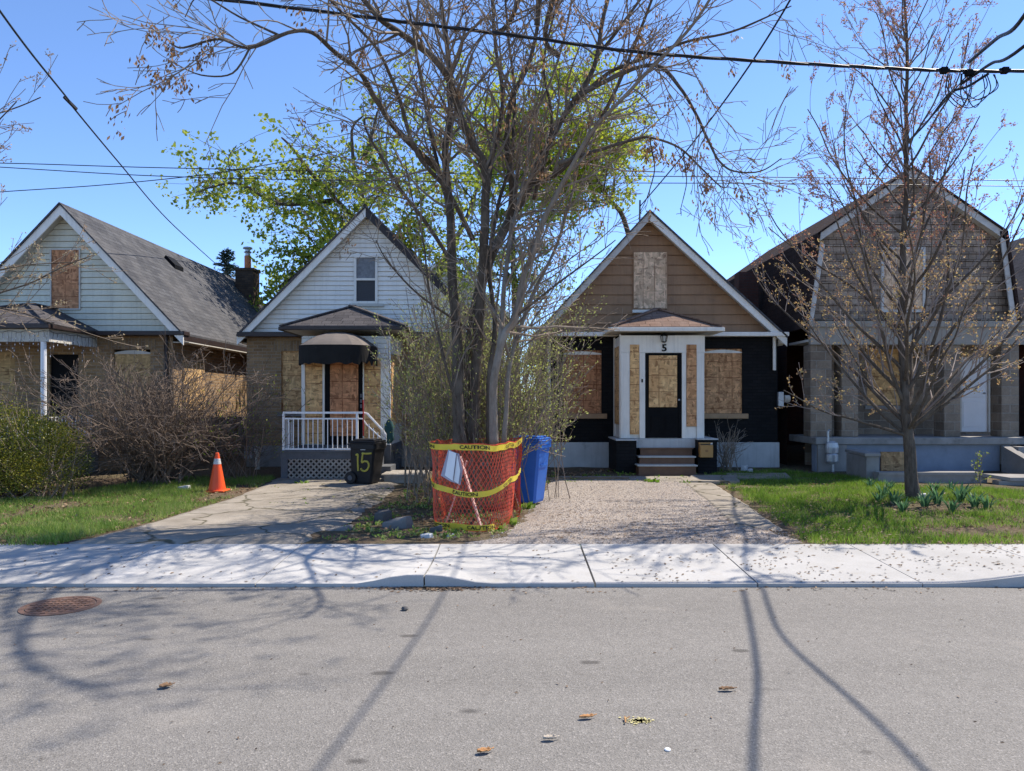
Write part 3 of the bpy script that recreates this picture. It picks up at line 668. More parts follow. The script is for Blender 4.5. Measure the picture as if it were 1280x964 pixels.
# ================================================================ house 2 : white gable, awning, white railing
def house_two():
    yw, yf, yb = 18.0, 17.7, 26.5
    X = lambda p: XP(p, yw); Z = lambda p: ZP(p, yw)
    h = thing('house', 'small boarded brick house with white gable, dark awning and white porch railing', 'house', (X(457), yw, .1), HG)
    R = [(XP(296, yf), ZP(418, yf)), (XP(457, yf), ZP(257, yf)), (XP(618, yf), ZP(418, yf))]
    wl, wr, zw = X(308.5), X(606), Z(417)
    w1 = (X(351.5), X(385), Z(515), Z(439)); w2 = (X(530), X(575), Z(505), Z(437))
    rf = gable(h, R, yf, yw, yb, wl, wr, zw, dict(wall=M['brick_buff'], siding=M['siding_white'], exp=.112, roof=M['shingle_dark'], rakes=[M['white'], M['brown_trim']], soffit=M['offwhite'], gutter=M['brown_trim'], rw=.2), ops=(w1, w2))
    for a, b in ((298, 374), (512, 616)):
        mb = MB(); mb.box(XP(a, 17.75), XP(b, 17.75), 17.7, 17.98, zw-.09, zw-.004); mb.box(XP(a, 17.75), XP(b, 17.75), 17.64, 17.695, zw-.10, zw+.01); mb.build('gutter', M['brown_trim'], rf, bevel=.008)
    mb = MB(); mb.box(wl-.03, wr+.03, yw-.03, yb+.02, -.05, .62); mb.build('foundation', M['conc'], h)
    window(h, *w1[:2], *w1[2:], yw+.07, M['osb'], None); window(h, *w2[:2], *w2[2:], yw+.07, M['osb_dull'], None)
    for a, b, c, d in (w1, w2):
        mb = MB(); mb.box(a-.18, b+.18, yw-.012, yw+.05, d+.003, d+.25); mb.build('lintel', M['brick_soldier'], h)
        mb = MB(); mb.box(a-.08, b+.08, yw-.07, yw+.05, c-.1, c-.003); mb.build('sill', M['conc'], h)
    # gable window, glazed
    a, b, c, d = X(446), X(469.5), Z(377), Z(322.5); y = yw-.02
    mb = MB(); f = .055
    for p in ((a-f, a, c-f, d+f), (b, b+f, c-f, d+f), (a, b, d, d+f), (a, b, c-f, c), (a, b, (c+d)/2-.025, (c+d)/2+.025)): mb.box(p[0], p[1], y-.05, y+.01, p[2], p[3])
    w = mb.build('window', M['white'], h)
    mb = MB(); mb.quad((a, y-.012, (c+d)/2), (b, y-.012, (c+d)/2), (b, y-.012, d), (a, y-.012, d)); mb.build('pane', M['curtain'], w)
    mb = MB(); mb.quad((a, y-.012, c), (b, y-.012, c), (b, y-.012, (c+d)/2), (a, y-.012, (c+d)/2)); mb.build('pane', M['screen'], w)
    mb = MB(); mb.box(a-.16, b+.2, yw-.09, yw-.02, c-f-.07, c-f-.004); mb.build('sill', M['offwhite'], w)
    # porch
    yp = 16.4; A = lambda p: XP(p, yp); B = lambda p: ZP(p, yp); x0, x1 = A(377), A(487.5); zb, zt = B(556), B(420)
    mb = MB(); mb.box(x0+.01, x1-.02, yp+.04, yw-.002, zb, zt); por = mb.build('porch', M['white'], h)
    hip(por, XP(350, 16.1), XP(507, 16.1), 16.1, yw-.03, ZP(407, 16.1), XP(440, 16.95), 16.95, ZP(382.5, 16.95), M['shingle_dark'], M['brown_trim'], M['offwhite'], 'porch_roof', .06)
    mb = MB(); lap(mb, B(449), zt-.01, .11, lambda z: x0, lambda z: x1, yp+.02); mb.build('frieze', M['siding_white'], por)
    mb = MB(); mb.box(x1-.015, x1+.012, yp+.04, yw-.01, B(441), zt-.01); mb.build('side_frieze', M['white'], por)
    for a_, b_ in ((377, 381.5), (403.3, 406), (453.6, 455.2), (476, 487.8)):
        mb = MB(); mb.box(A(a_), A(b_), yp-.02, yp+.038, zb, B(449)-.002); mb.build('post', M['white'], por, bevel=.006)
    for a_, b_, m_ in ((381.8, 403, 'osb'), (455.4, 475.8, 'osb')):
        mb = MB(); mb.box(A(a_), A(b_), yp-.005, yp+.035, zb+.02, B(449)-.004); mb.build('board', M[m_], por)
    mb = MB(); mb.box(A(406.2), A(453.4), yp+.0, yp+.036, zb, B(449)-.004); dr = mb.build('door', M['black'], por)
    mb = MB(); mb.box(A(413), A(448), yp-.03, yp-.002, B(545), B(452)); mb.build('board', M['osb_red'], dr)
    mb = MB()
    for k in range(3): mb.box(A(450.3), A(452.6), yp-.012, yp-.002, B(497+k*6.5), B(492.5+k*6.5))
    mb.build('number_plate', M['cable_light'], dr)
    mb = MB(); mb.box(x1-.02, x1+.02, yp+.15, yp+.72, B(531), B(443)); mb.build('board', M['osb'], por)
    mb = MB(); mb.box(x1-.02, x1+.014, yp+.74, yw-.03, B(531), B(440)); mb.build('board', M['osb_dull'], por)
    mb = MB(); mb.box(x1-.02, x1+.012, yp+.04, yw-.02, zb, B(531)-.004); mb.build('panel', M['found'], por)
    mb = MB(); mb.tube([V((x1+.0, yp-.055, B(443))), V((x1+.0, yp-.055, B(556)))], .028, 8); mb.tube([V((x1, yp-.055, B(443))), V((x1+.02, yp-.2, B(421)))], .028, 8); mb.build('downspout', M['metal_white'], por)
    mb = MB(); mb.box(x0-.05, x1+.03, yp-.1, yw-.06, .02, zb-.004); mb.build('porch_base', M['dark_grey'], por)
    # lattice under the porch's side
    mb = MB(); xs = x1+.045
    for k in range(-8, 14):
        for s in (-1, 1):
            a_ = V((xs, yp+.05+k*.13, .1)); b_ = a_+V((0, s*.6, .6))
            if s > 0 and a_.y > yp and b_.y < yw-.1 or s < 0 and b_.y > yp and a_.y < yw-.1: mb.beam(a_+V((.004*s, 0, 0)), b_+V((.004*s, 0, 0)), .03, .006, up=(1, 0, 0))
    mb.build('side_lattice', M['dark_grey'], por)
    # awning
    cx, rx, ry, zt_, zs = A(425.5), 0.80, .92, B(415.5)+.0, ZP(431.5, 15.6); yb_ = yp+.005; nT, nR = 24, 8
    def rim(q): # super-ellipse plan, q 0..pi
        c_, s_ = math.cos(q), math.sin(q); e = .62
        return cx-rx*math.copysign(abs(c_)**e, c_), yb_-ry*abs(s_)**e
    mb = MB(); vs = []
    for i in range(nT+1):
        ex, ey = rim(math.pi*i/nT)
        for j in range(nR+1):
            t = j/nR; rib = .012*abs(math.sin(math.pi*i*8/nT)) if 0 < j < nR+1 else 0
            vs.append((lerp(cx, ex, t), lerp(yb_-.02, ey, t), lerp(zt_, zs, t**2.1)-rib*t))
    mb.add(vs, [(i*(nR+1)+j, i*(nR+1)+j+1, (i+1)*(nR+1)+j+1, (i+1)*(nR+1)+j) for i in range(nT) for j in range(nR)])
    aw = mb.build('awning', M['awning'], por, smooth=False)
    sd = aw.modifiers.new('thick', 'SOLIDIFY'); sd.thickness = .01
    mb = MB(); vs = []; nT = 72
    for i in range(nT+1):
        ex, ey = rim(math.pi*i/nT); lo = .36+.03*nz(i*.35, 2)+(.035*abs(math.sin(i*.42)))-(.10*max(0, nz(i*.3, 5.5))*smooth(40, 60, i))
        for j, zz in enumerate((zs+.006, zs-.14, zs-lo)): vs.append((ex*1.0, ey+(.03*nz(i*.4, j*2.) if j == 2 else 0), zz))
    mb.add(vs, [(i*3+j, i*3+j+1, (i+1)*3+j+1, (i+1)*3+j) for i in range(nT) for j in range(2)])
    va = mb.build('valance', M['valance'], aw); sd = va.modifiers.new('thick', 'SOLIDIFY'); sd.thickness = .006
    # deck with lattice, steps and railing
    yd = 15.5; D = lambda p: XP(p, yd); E = lambda p: ZP(p, yd); dx0, dx1 = D(351), D(456); zt = E(563)
    mb = MB()
    n = 7
    for k in range(n): mb.box(dx0, dx1, yd-.03+k*.155, yd-.03+k*.155+.148, zt-.04, zt)
    dk = mb.build('deck', M['dark_grey'], h)
    mb = MB(); mb.box(dx0, dx1, yd, yd+.04, E(574), zt-.043); mb.box(dx0, dx1, yd, yd+.04, .0, E(601)); mb.box(dx0, dx0+.14, yd+.002, yd+.042, E(601)+.002, E(574)-.002); mb.box(dx1-.06, dx1, yd+.002, yd+.042, E(601)+.002, E(574)-.002)
    mb.box(dx0, dx0+.04, yd+.044, yp-.1, 0, zt-.043); mb.build('skirt', M['dark_grey'], dk)
    mb = MB(); a_, b_, lo, hi = dx0+.14, dx1-.06, E(601), E(574); H = hi-lo; k = a_-H
    while k < b_:
        for s in (0, 1):
            p, q = (k, lo) if not s else (k+H, lo), (k+H, hi) if not s else (k, hi)
            (px_, pz), (qx, qz) = p, q
            def clip(x, z, x2, z2):
                if x < a_: z = lerp(z, z2, (a_-x)/(x2-x)); x = a_
                if x > b_: z = lerp(z, z2, (b_-x)/(x2-x)); x = b_
                return x, z
            if max(px_, qx) > a_+.02 and min(px_, qx) < b_-.02:
                c1, c2 = clip(px_, pz, qx, qz), clip(qx, qz, px_, pz)
                mb.beam((c1[0], yd+.012+.008*s, c1[1]), (c2[0], yd+.012+.008*s, c2[1]), .034, .007, up=(0, 1, 0))
        k += .115
    mb.build('lattice', M['grey_wood'], dk)
    mb = MB(); mb.box(dx0+.05, dx1, yd+.3, yd+.34, .02, zt-.05); mb.build('deck_backing', M['brown_trim'], dk)
    for k in range(3):
        mb = MB(); xx = dx1+.01+k*.24; mb.box(xx, xx+.26, yd+.1, yp-.12, .02, zt-.17*(k+1)); mb.build('step', M['dark_grey'], dk)
    def rail(y, full):
        mb = MB(); za, zb_ = E(516), E(523.5); xa, xb = D(353.5), D(455)
        mb.beam((xa, y, za), (xb, y, za), .05, .04); mb.beam((xa, y, zb_), (xb-.1, y, zb_), .03, .03); mb.beam((xa, y, E(561.5)), (xb-.1, y, E(561.5)), .03, .03)
        for p in (354, 446): mb.beam((D(p), y, zt-.09 if p < 400 else zt), (D(p), y, za-.02), .045, .045)
        n = 15
        for k in range(1, n): xx = lerp(D(354), D(446), k/n); mb.beam((xx, y, E(561.5)), (xx, y, zb_), .016, .016)
        if full:
            pts = [V((xb-.02, y, za)), V((xb+.06, y, za-.02)), V((D(478), y, E(538))), V((D(481.5), y, E(543))), V((D(481.5), y, E(557)))]
            mb.tube(pts, .024, 6); mb.tube([V((D(446), y, zb_)), V((D(453), y, zb_)), V((D(457), y, E(530))), V((D(475), y, E(547)))], .016, 6)
            for p in (461, 466.5, 472): mb.beam((D(p), y, E(562)), (D(p), y, E(517+(p-455)*.95+7)), .014, .014)
        return mb.build('railing', M['metal_white'], dk)
    rail(yd+.03, True)
    mb = MB(); y0, y1, xx = yd+.08, yp-.08, D(354)
    for z in (E(516), E(523.5), E(561.5)): mb.beam((xx, y0, z), (xx, y1, z), .035, .035)
    for k in range(1, 6): yy = lerp(y0, y1, k/6); mb.beam((xx, yy, E(561.5)), (xx, yy, E(523.5)), .016, .016)
    mb.build('railing', M['metal_white'], dk)
    # meter & vent pipe by the wall on the left
    mb = MB(); mb.box(X(308), X(318), yw-.16, yw-.03, Z(573), Z(557)); mb.build('meter_box', M['galv'], h, bevel=.01)
    mb = MB(); mb.lathe((XP(322, 17.5), 17.5, .1), [(.055, 0), (.055, .38), (.075, .40), (.075, .5), (.03, .54)], 12); mb.build('vent_pipe', M['offwhite'], h)
    # things on the porch
    t = MB(); p0 = V((D(454.7), yd-.03, E(557))); t.tube([V((p0.x, p0.y, E(552))), V((p0.x, p0.y, E(556)))], .03, 8); t.tube([V((p0.x-.01, p0.y+.02, E(500))), V((p0.x, p0.y, E(545)))], .012, 6)
    o = t.build('pole', M['red'], None); tag(o, 'thin red pole standing against the white railing above the black bin', 'pole')
    mb = MB(); c = V((XP(487, 16.2), 16.22, ZP(541, 16.2))); vs = []
    for j in range(7):
        for i in range(10):
            q = i*2*math.pi/10; r_ = (.05, .1, .13, .12, .14, .12, .04)[j]*(1+.25*nz(i*1.3, j*1.1)); vs.append((c.x+r_*math.cos(q)*.8, c.y-.06+r_*math.sin(q)*.6, c.z+.28-j*.085))
    mb.add(vs, [(j*10+i, j*10+(i+1) % 10, (j+1)*10+(i+1) % 10, (j+1)*10+i) for j in range(6) for i in range(10)]); o = mb.build('bag', M['teal'], None, smooth=True)
    tag(o, 'dark teal cloth bag hung on the porch corner post beside the railing', 'bag')
    mb = MB(); a_, b_ = XP(479, 15.2), XP(533, 15.2)
    for k in range(6): mb.box(a_+.02*nz(k, 3), b_+.02*nz(k, 8), 14.95+k*.155, 14.95+k*.155+.147, .20, .235)
    for y in (14.98, 15.35, 15.75): mb.box(a_+.05, b_-.05, y, y+.06, .02, .198)
    o = mb.build('wooden_platform', M['grey_wood'], None); tag(o, 'low weathered plank platform on the ground beside the black bin', 'platform')
house_two()

# ================================================================ house 1 : cream gable, long grey roof
def house_one():
    yw, yf, yb = 17.1, 16.8, 28.2
    X = lambda p: XP(p, yw); Z = lambda p: ZP(p, yw)
    h = thing('house', 'boarded brick house with cream gable, long grey side roof and red flue chimney', 'house', (X(75), yw, .1), HG)
    R = [(-12.72, ZP(416, yf)), (XP(75, yf), ZP(253, yf)), (XP(229, yf), ZP(416, yf))]
    wl, wr, zw = -12.45, X(216), Z(415)
    w1 = (X(142), X(188), Z(520), Z(437)); w2 = (X(-30), X(19), Z(500), Z(440)); dr = (X(62), X(98), Z(548), Z(443))
    rf = gable(h, R, yf, yw, yb, wl, wr, zw, dict(wall=M['brick_buff'], siding=M['siding_cream'], exp=.135, roof=M['shingle_grey'], rakes=[M['white'], M['white']], soffit=M['offwhite'], gutter=M['brown_trim'], rw=.22), ops=(w1, w2, dr))
    mb = MB(); mb.box(XP(120, 16.85), XP(232, 16.85), 16.78, 17.08, zw-.1, zw-.004); mb.build('gutter', M['brown_trim'], rf, bevel=.01)
    window(h, *w1[:2], w1[2], w1[3]-.06, yw+.06, M['osb_dull'], None); window(h, *w2[:2], *w2[2:], yw+.06, M['osb_dull'], None)
    mb = MB(); n = 14; a, b, d = w1[0], w1[1], w1[3]; ps = [(lerp(a, b, i/n), yw+.03, d-.07+.06*math.sin(math.pi*i/n)) for i in range(n+1)]
    mb.prism([(a, yw+.03, d-.10), (b, yw+.03, d-.10)]+ps[::-1], (0, .05, 0)); mb.build('window_frame', M['offwhite'], h)
    mb = MB(); mb.box(a-.12, b+.12, yw-.012, yw+.05, d+.003, d+.24); mb.build('lintel', M['brick_soldier'], h)
    mb = MB(); mb.box(a-.1, b+.1, yw-.07, yw+.05, w1[2]-.1, w1[2]-.003); mb.build('sill', M['conc'], h)
    mb = MB(); mb.box(dr[0], dr[1], yw+.06, yw+.09, dr[2], dr[3]); mb.build('door', M['black'], h)
    a, b, c, d = X(65.5), X(100), Z(386), Z(313)
    w = window(h, a, b, c, d, yw-.03, M['osb_red'], M['offwhite'], .03, .0)
    mb = MB(); m_ = MB(); xs = wr+.03; m_.box(wr-.01, xs, yw+.5, yw+1.7, 1.45, 2.6); m_.build('window_board', M['osb_dull'], h)
    mb.tube([V((X(209), yw-.06, zw-.1)), V((X(209), yw-.06, .2))], .045, 6); mb.build('downspout', M['brown_trim'], h)
    # roof vent, chimney
    k = (R[2][1]-R[1][1])/(R[2][0]-R[1][0]); rz = lambda x: R[1][1]+k*(x-R[1][0])
    xv = R[1][0]+.62; mb = MB(); mb.prism([(xv-.2, 20.9, rz(xv-.2)+.005), (xv+.1, 20.9, rz(xv+.1)+.005), (xv+.1, 20.9, rz(xv+.1)+.12), (xv-.15, 20.9, rz(xv-.2)+.06)], (0, .55, 0)); mb.build('roof_vent', M['black'], rf)
    yc = 26.3; c0, c1 = XP(294, yc), XP(316.5, yc); mb = MB(); mb.box(c0, c1, yc, yc+.65, 2.6, ZP(338, yc)); ch = mb.build('chimney', M['brick_chim'], rf)
    mb = MB(); mb.box(c0-.04, c1+.04, yc-.04, yc+.69, ZP(338, yc)+.003, ZP(335, yc)); mb.build('chimney_cap', M['brick_chim'], rf)
    cc = V(((c0+c1)/2+.02, yc+.3, ZP(335, yc))); mb = MB(); mb.lathe(cc, [(.115, .0), (.115, .47), (.1, .47)], 12); mb.build('flue_tile', M['clay'], rf)
    mb = MB(); mb.lathe(cc+V((0, 0, .47)), [(.09, 0), (.09, .09), (.14, .13), (.09, .16), (.09, .22), (.17, .25), (.15, .3), (.02, .33)], 12); mb.build('flue_cowl', M['galv'], rf)
    # porch
    yp = 15.2; x0, x1 = -13.2, XP(62, yp); z = ZP(404, yp); xc = (x0+x1)/2
    mb = MB(); mb.box(x0, x1-.05, yp+.12, yw-.01, .0, ZP(548, 16)); por = mb.build('porch', M['conc'], h)
    hip(por, x0, x1, yp, yw-.03, z, XP(38, 16.2), 16.2, ZP(380, 16.2), M['shingle_dark'], M['brown_trim'], M['offwhite'], 'porch_roof', .07)
    mb = MB(); mb.box(x0+.12, x1-.08, yp+.12, yp+.22, z-.36, z-.112); mb.box(x1-.18, x1-.08, yp+.223, yw-.01, z-.36, z-.112); mb.build('fascia_beam', M['offwhite'], por)
    for p in (54.5, -60):
        mb = MB(); mb.tube([V((XP(p, yp+.17), yp+.17, ZP(548, 16))), V((XP(p, yp+.17), yp+.17, z-.362))], .055, 10); mb.build('post', M['metal_white'], por)
    mb = MB(); ya = yp+.17; xe = x1-.13
    for zz in (ZP(522, yp), ZP(548, yp)):
        mb.beam((x0+.2, ya, zz), (xe, ya, zz), .035, .03); mb.beam((xe, ya, zz), (xe, yw-.05, zz), .035, .03)
    for i in range(36): xx = lerp(x0+.2, xe, i/35); mb.beam((xx, ya, ZP(548, yp)), (xx, ya, ZP(522, yp)), .016, .016)
    for i in range(1, 14): yy = lerp(ya, yw-.05, i/14); mb.beam((xe, yy, ZP(548, yp)), (xe, yy, ZP(522, yp)), .016, .016)
    mb.build('railing', M['metal_white'], por)
    # icicle string lights
    mb = MB(); bl = MB(); r2 = random.Random(5)
    main = [V((lerp(x0+.3, x1-.1, i/40), yp+.09, z-.13-.04*abs(math.sin(i*.8)))) for i in range(41)]+[V((x1-.06, lerp(yp+.1, yw-.1, i/12), z-.14-.04*abs(math.sin(i*.9)))) for i in range(13)]
    mb.tube(main, .006, 3)
    for i, p in enumerate(main):
        L = r2.choice((.15, .25, .4, .3, .55)); q = [p, p+V((.03*r2.uniform(-1, 1), 0, -L*.5)), p+V((.06*r2.uniform(-1, 1), 0, -L))]; mb.tube(q, .004, 3)
        for s in range(1, 4): bl.lathe(p.lerp(q[2], s/3.2), [(.004, -.02), (.011, 0), (.004, .015)], 4)
    t = thing('string_lights', 'unlit icicle string lights hanging from the porch eave of the cream gabled house', 'string lights', main[20])
    mb.build('wire', M['cable_light'], t, uv=False); bl.build('bulb_strand', M['bulb'], t, uv=False)
house_one()

# ================================================================ house 4 : tall gambrel house at the right
def house_four():
    yf, yw, yb = 17.3, 17.55, 27; yp = 17.3
    X = lambda p: XP(p, yf); Z = lambda p: ZP(p, yf)
    h = thing('house', 'tall weathered house with brown shingled gambrel gable and grey stone porch pillars', 'house', (X(1142), yw, .1), HG)
    R = [(X(1006), Z(410)), (X(1022), Z(291)), (X(1141), Z(208)), (X(1259), Z(289)), (X(1277), Z(410))]
    mb = MB(); R2 = [(x, z) for x, z in R]
    zlo = Z(409)
    def xl(z): return line_x(R, z, -1, .16)+.03
    def xr(z): return line_x(R, z, 1, .16)-.03
    mb.add([(R[0][0]+.05, yw+.03, zlo), (R[-1][0]-.05, yw+.03, zlo), (R[3][0]-.03, yw+.03, R[3][1]-.15), (R[2][0], yw+.03, R[2][1]-.2), (R[1][0]+.03, yw+.03, R[1][1]-.15)], [(0, 1, 2, 3, 4)])
    lap(mb, zlo, R[2][1]-.25, .17, xl, xr, yw); mb.build('gable_shakes', M['shake'], h)
    mb = MB()
    for (x0, z0), (x1, z1) in zip(R, R[1:]):
        off = V((0, 0, -.05)) if abs(x1-x0) > .6 else V((.06 if x0 < R[2][0] else -.06, 0, 0))
        mb.prism([(x0, yf-.04, z0), (x1, yf-.04, z1), (x1, yb, z1), (x0, yb, z0)], off)
    rf = mb.build('roof', M['brick_red'], h); rf.data.materials[0] = M_shingle('dark red brown shingle', (.055, .036, .031), (.04, .028, .025), (.07, .05, .042))
    for i, ((x0, z0), (x1, z1)) in enumerate(zip(R, R[1:])):
        m = MB()
        if abs(x1-x0) > .6: rakes(m, [(x0, z0), (x1, z1)], yf, yf+.035, .17, .053)
        else:
            s = 1 if x0 < R[2][0] else -1; m.prism([(x0+s*.064, yf, z0), (x0+s*.17, yf, z0), (x1+s*.17, yf, z1-.27), (x1+s*.064, yf, z1-.2)], (0, .035, 0))
        m.build('rake_board', M['peeling'], rf)
    mb = MB()
    for (x0, z0), (x1, z1) in zip(R[1:3], R[2:4]): mb.prism([(x0, yf+.037, z0-.16), (x1, yf+.037, z1-.16), (x1, yw+.02, z1-.16), (x0, yw+.02, z0-.16)], (0, 0, -.025))
    mb.build('soffit', M['offwhite'], rf)
    mb = MB(); mb.box(R[0][0]-.55, R[0][0]-.02, 20.5, 20.9, 3.0, R[1][1]-.35); mb.build('chimney_stub', M['brick_red'], rf)
    # upper window, louvre
    a, b, c, d = X(1110), X(1159), Z(386), Z(310)
    window(h, a, b, c, d, yw-.03, M['osb_grey'], M['peeling'], .06, .02)
    mb = MB(); a, b, c, d = X(1137), X(1152), Z(282), Z(253)
    for p in ((a, a+.05, c, d), (b-.05, b, c, d), (a+.05, b-.05, d-.05, d), (a+.05, b-.05, c, c+.05)): mb.box(p[0], p[1], yw-.06, yw+.0, p[2], p[3])
    n = 6
    for k in range(n): zz = lerp(c+.05, d-.05, k/n); mb.prism([(a+.05, yw-.045, zz), (b-.05, yw-.045, zz), (b-.05, yw-.012, zz+.07), (a+.05, yw-.012, zz+.07)], (0, .01, .0))
    mb.build('louvre', M['peeling'], h)
    # porch beam and soffit
    mb = MB(); x0, x1 = X(1012), X(1278); mb.box(x0, x1, yf-.06, yf+.06, Z(431), Z(409)-.003); mb.box(x0-.06, x1+.06, yf-.12, yf+.08, Z(409)-.002, Z(402)); mb.build('porch_beam', M['beam_dull'], h)
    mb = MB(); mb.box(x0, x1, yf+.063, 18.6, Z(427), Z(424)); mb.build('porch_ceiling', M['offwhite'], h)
    # back wall of the porch
    yk = 18.6; K = lambda p: XP(p, yk); L = lambda p: ZP(p, yk)
    zs = ZP(547, 17.0)
    win = (K(1084), K(1126), L(507), L(436)); dor = (K(1200), K(1238), L(540), L(446))
    mb = MB(); wall_y(mb, K(1006), K(1276)-.1, 0, L(428)+.1, yk, (win, dor)); mb.build('porch_wall', M['stone'], h)
    xl_ = R[0][0]+.06; mb = MB(); wall_x(mb, xl_, yk-.01, yb, 0, Z(409), -1); wall_x(mb, K(1276)-.1, yk, yb, 0, Z(409), 1)
    mb.add([(xl_, yb, 0), (K(1276)-.1, yb, 0), (K(1276)-.1, yb, 4), (X(1141), yb, R[2][1]-.2), (xl_, yb, 4)], [(4, 3, 2, 1, 0)]); mb.build('wall', M['brick_red'], h)
    window(h, *win[:2], *win[2:], yk+.07, M['osb'], None, sill=M['conc'])
    mb = MB(); mb.box(dor[0], dor[1], yk+.05, yk+.09, dor[2], dor[3]); mb.box(dor[0]+.1, dor[1]-.1, yk+.035, yk+.049, dor[2]+.12, dor[2]+.75); mb.box(dor[0]+.1, dor[1]-.1, yk+.035, yk+.049, dor[2]+.85, dor[3]-.12); dr = mb.build('door', M['metal_white'], h, bevel=.01)
    
    for a in (dor[0], dor[1]-.045):
        mb = MB(); mb.box(a, a+.045, yk, yk+.048, dor[2], dor[3]); mb.build('jamb', M['offwhite'], dr)
    mb = MB(); mb.lathe((dor[1]-.13, yk+.02, dor[2]+.95), [(.02, -.02), (.035, 0), (.02, .02)], 8); mb.build('knob', M['galv'], dr)
    # pillars
    for p0, p1 in ((1013, 1040), (1052, 1073), (1180, 1201), (1252, 1274)):
        y = yp; a, b = XP(p0, y), XP(p1, y); mb = MB(); mb.box(a, b, y, y+.42, zs+.002, Z(431)-.003); pl = mb.build('pillar', M['stone'], h, bevel=.015)
    # slab, skirt wall, side wall, plywood, steps
    mb = MB(); ye = 16.95; a, b = XP(1020, ye), XP(1300, ye); mb.box(a, b, ye, 18.62, ZP(556, ye), ZP(547, ye)); mb.build('porch_slab', M['conc'], h, bevel=.02)
    mb = MB(); mb.box(XP(1020, 17.05), XP(1250, 17.05), 17.06, 17.3, 0, ZP(556, ye)-.004); mb.build('porch_skirt', M['conc_blue'], h)
    mb = MB(); mb.box(XP(1021, 17.05), XP(1057, 17.05), 16.98, 17.055, 0, ZP(556, ye)-.006); mb.build('skirt_panel', M['conc'], h)
    mb = MB(); mb.box(XP(1101, 17.03), XP(1131, 17.03), 17.0, 17.055, ZP(590, 17), ZP(565, 17)); mb.build('board', M['ply'], h)
    for i in range(4):
        mb = MB(); zt = ZP(547, ye)-.19*(i+1); y1 = ye-.02-.26*i; mb.box(XP(1262, ye), XP(1330, ye), y1-.28, y1+(0.26*i), 0, zt); mb.build('step', M['conc'], h)
    mb = MB(); mb.prism([(XP(1251, ye), ye-1.1, 0), (XP(1251, ye), ye-.02, 0), (XP(1251, ye), ye-.02, ZP(557, ye)), (XP(1251, ye), ye-1.1, .35)], (.18, 0, 0)); mb.build('step_cheek', M['conc'], h)
    # gas meter
    mb = MB(); c = V((XP(1039, 16.9), 16.86, ZP(563, 16.9))); mb.lathe(c+V((0, 0, -.03)), [(.05, -.03), (.14, -.02), (.15, .1), (.13, .2), (.05, .24)], 14, sy=.6); mb.lathe(c+V((0, 0, -.3)), [(.1, 0), (.14, .06), (.14, .2), (.1, .25)], 14, sy=.6)
    mb.tube([c+V((-.09, 0, .15)), c+V((-.09, 0, .42)), c+V((-.02, .1, .45))], .025, 6); mb.tube([c+V((.02, 0, -.3)), c+V((.02, 0, -.5))], .03, 6); mb.build('gas_meter', M['galv'], h, smooth=False)
    # garden walls in front
    t = thing('garden_wall', 'low grey concrete wall with flat cap before the stone pillared porch', 'wall', (XP(1190, 14.9), 14.9, .05))
    y = 14.9; mb = MB(); mb.box(XP(1098, y), XP(1234, y), y, y+.2, 0, ZP(594, y)); mb.box(XP(1234, y)+.003, 14, y-.35, y-.15, 0, ZP(595, y)-.06); mb.build('body', M['conc'], t)
    mb = MB(); mb.box(XP(1098, y)-.0, XP(1226, y), y-.03, y+.23, ZP(594, y)+.002, ZP(590.5, y)); mb.prism([(XP(1227, y), y-.03, ZP(594, y)-.03), (XP(1227, y)+.3, y-.40, ZP(595, y)-.058), (14, y-.40, ZP(595, y)-.058), (14, y-.12, ZP(595, y)-.058), (XP(1227, y)+.3, y+.23, ZP(595, y)-.058), (XP(1227, y), y+.23, ZP(594, y)-.03)], (0, 0, .065)); mb.build('cap', M['conc'], t)
    t = thing('planter_wall', 'stubby concrete planter wall with overhanging cap beside the gas meter', 'wall', (XP(1078, 15.3), 15.3, .05))
    mb = MB(); mb.box(XP(1083, 15.2), XP(1099, 15.2), 15.2, 15.5, 0, ZP(571, 15.2)); mb.prism([(XP(1058, 16.3), 16.3, 0), (XP(1058, 16.3)+.2, 16.3, 0), (XP(1083, 15.2)+.1, 15.502, 0), (XP(1083, 15.2), 15.3, 0)], (0, 0, ZP(571, 15.2))); mb.build('body', M['conc'], t)
    mb = MB(); z = ZP(571, 15.2)+.003; mb.prism([(XP(1056, 16.5), 16.5, z), (XP(1081, 15.15), 15.15, z), (XP(1101, 15.15), 15.15, z), (XP(1101, 15.5), 15.55, z), (XP(1090, 15.6), 15.62, z), (XP(1072, 16.5), 16.5, z)], (0, 0, .07)); mb.build('cap', M['conc'], t, bevel=.015)
house_four()

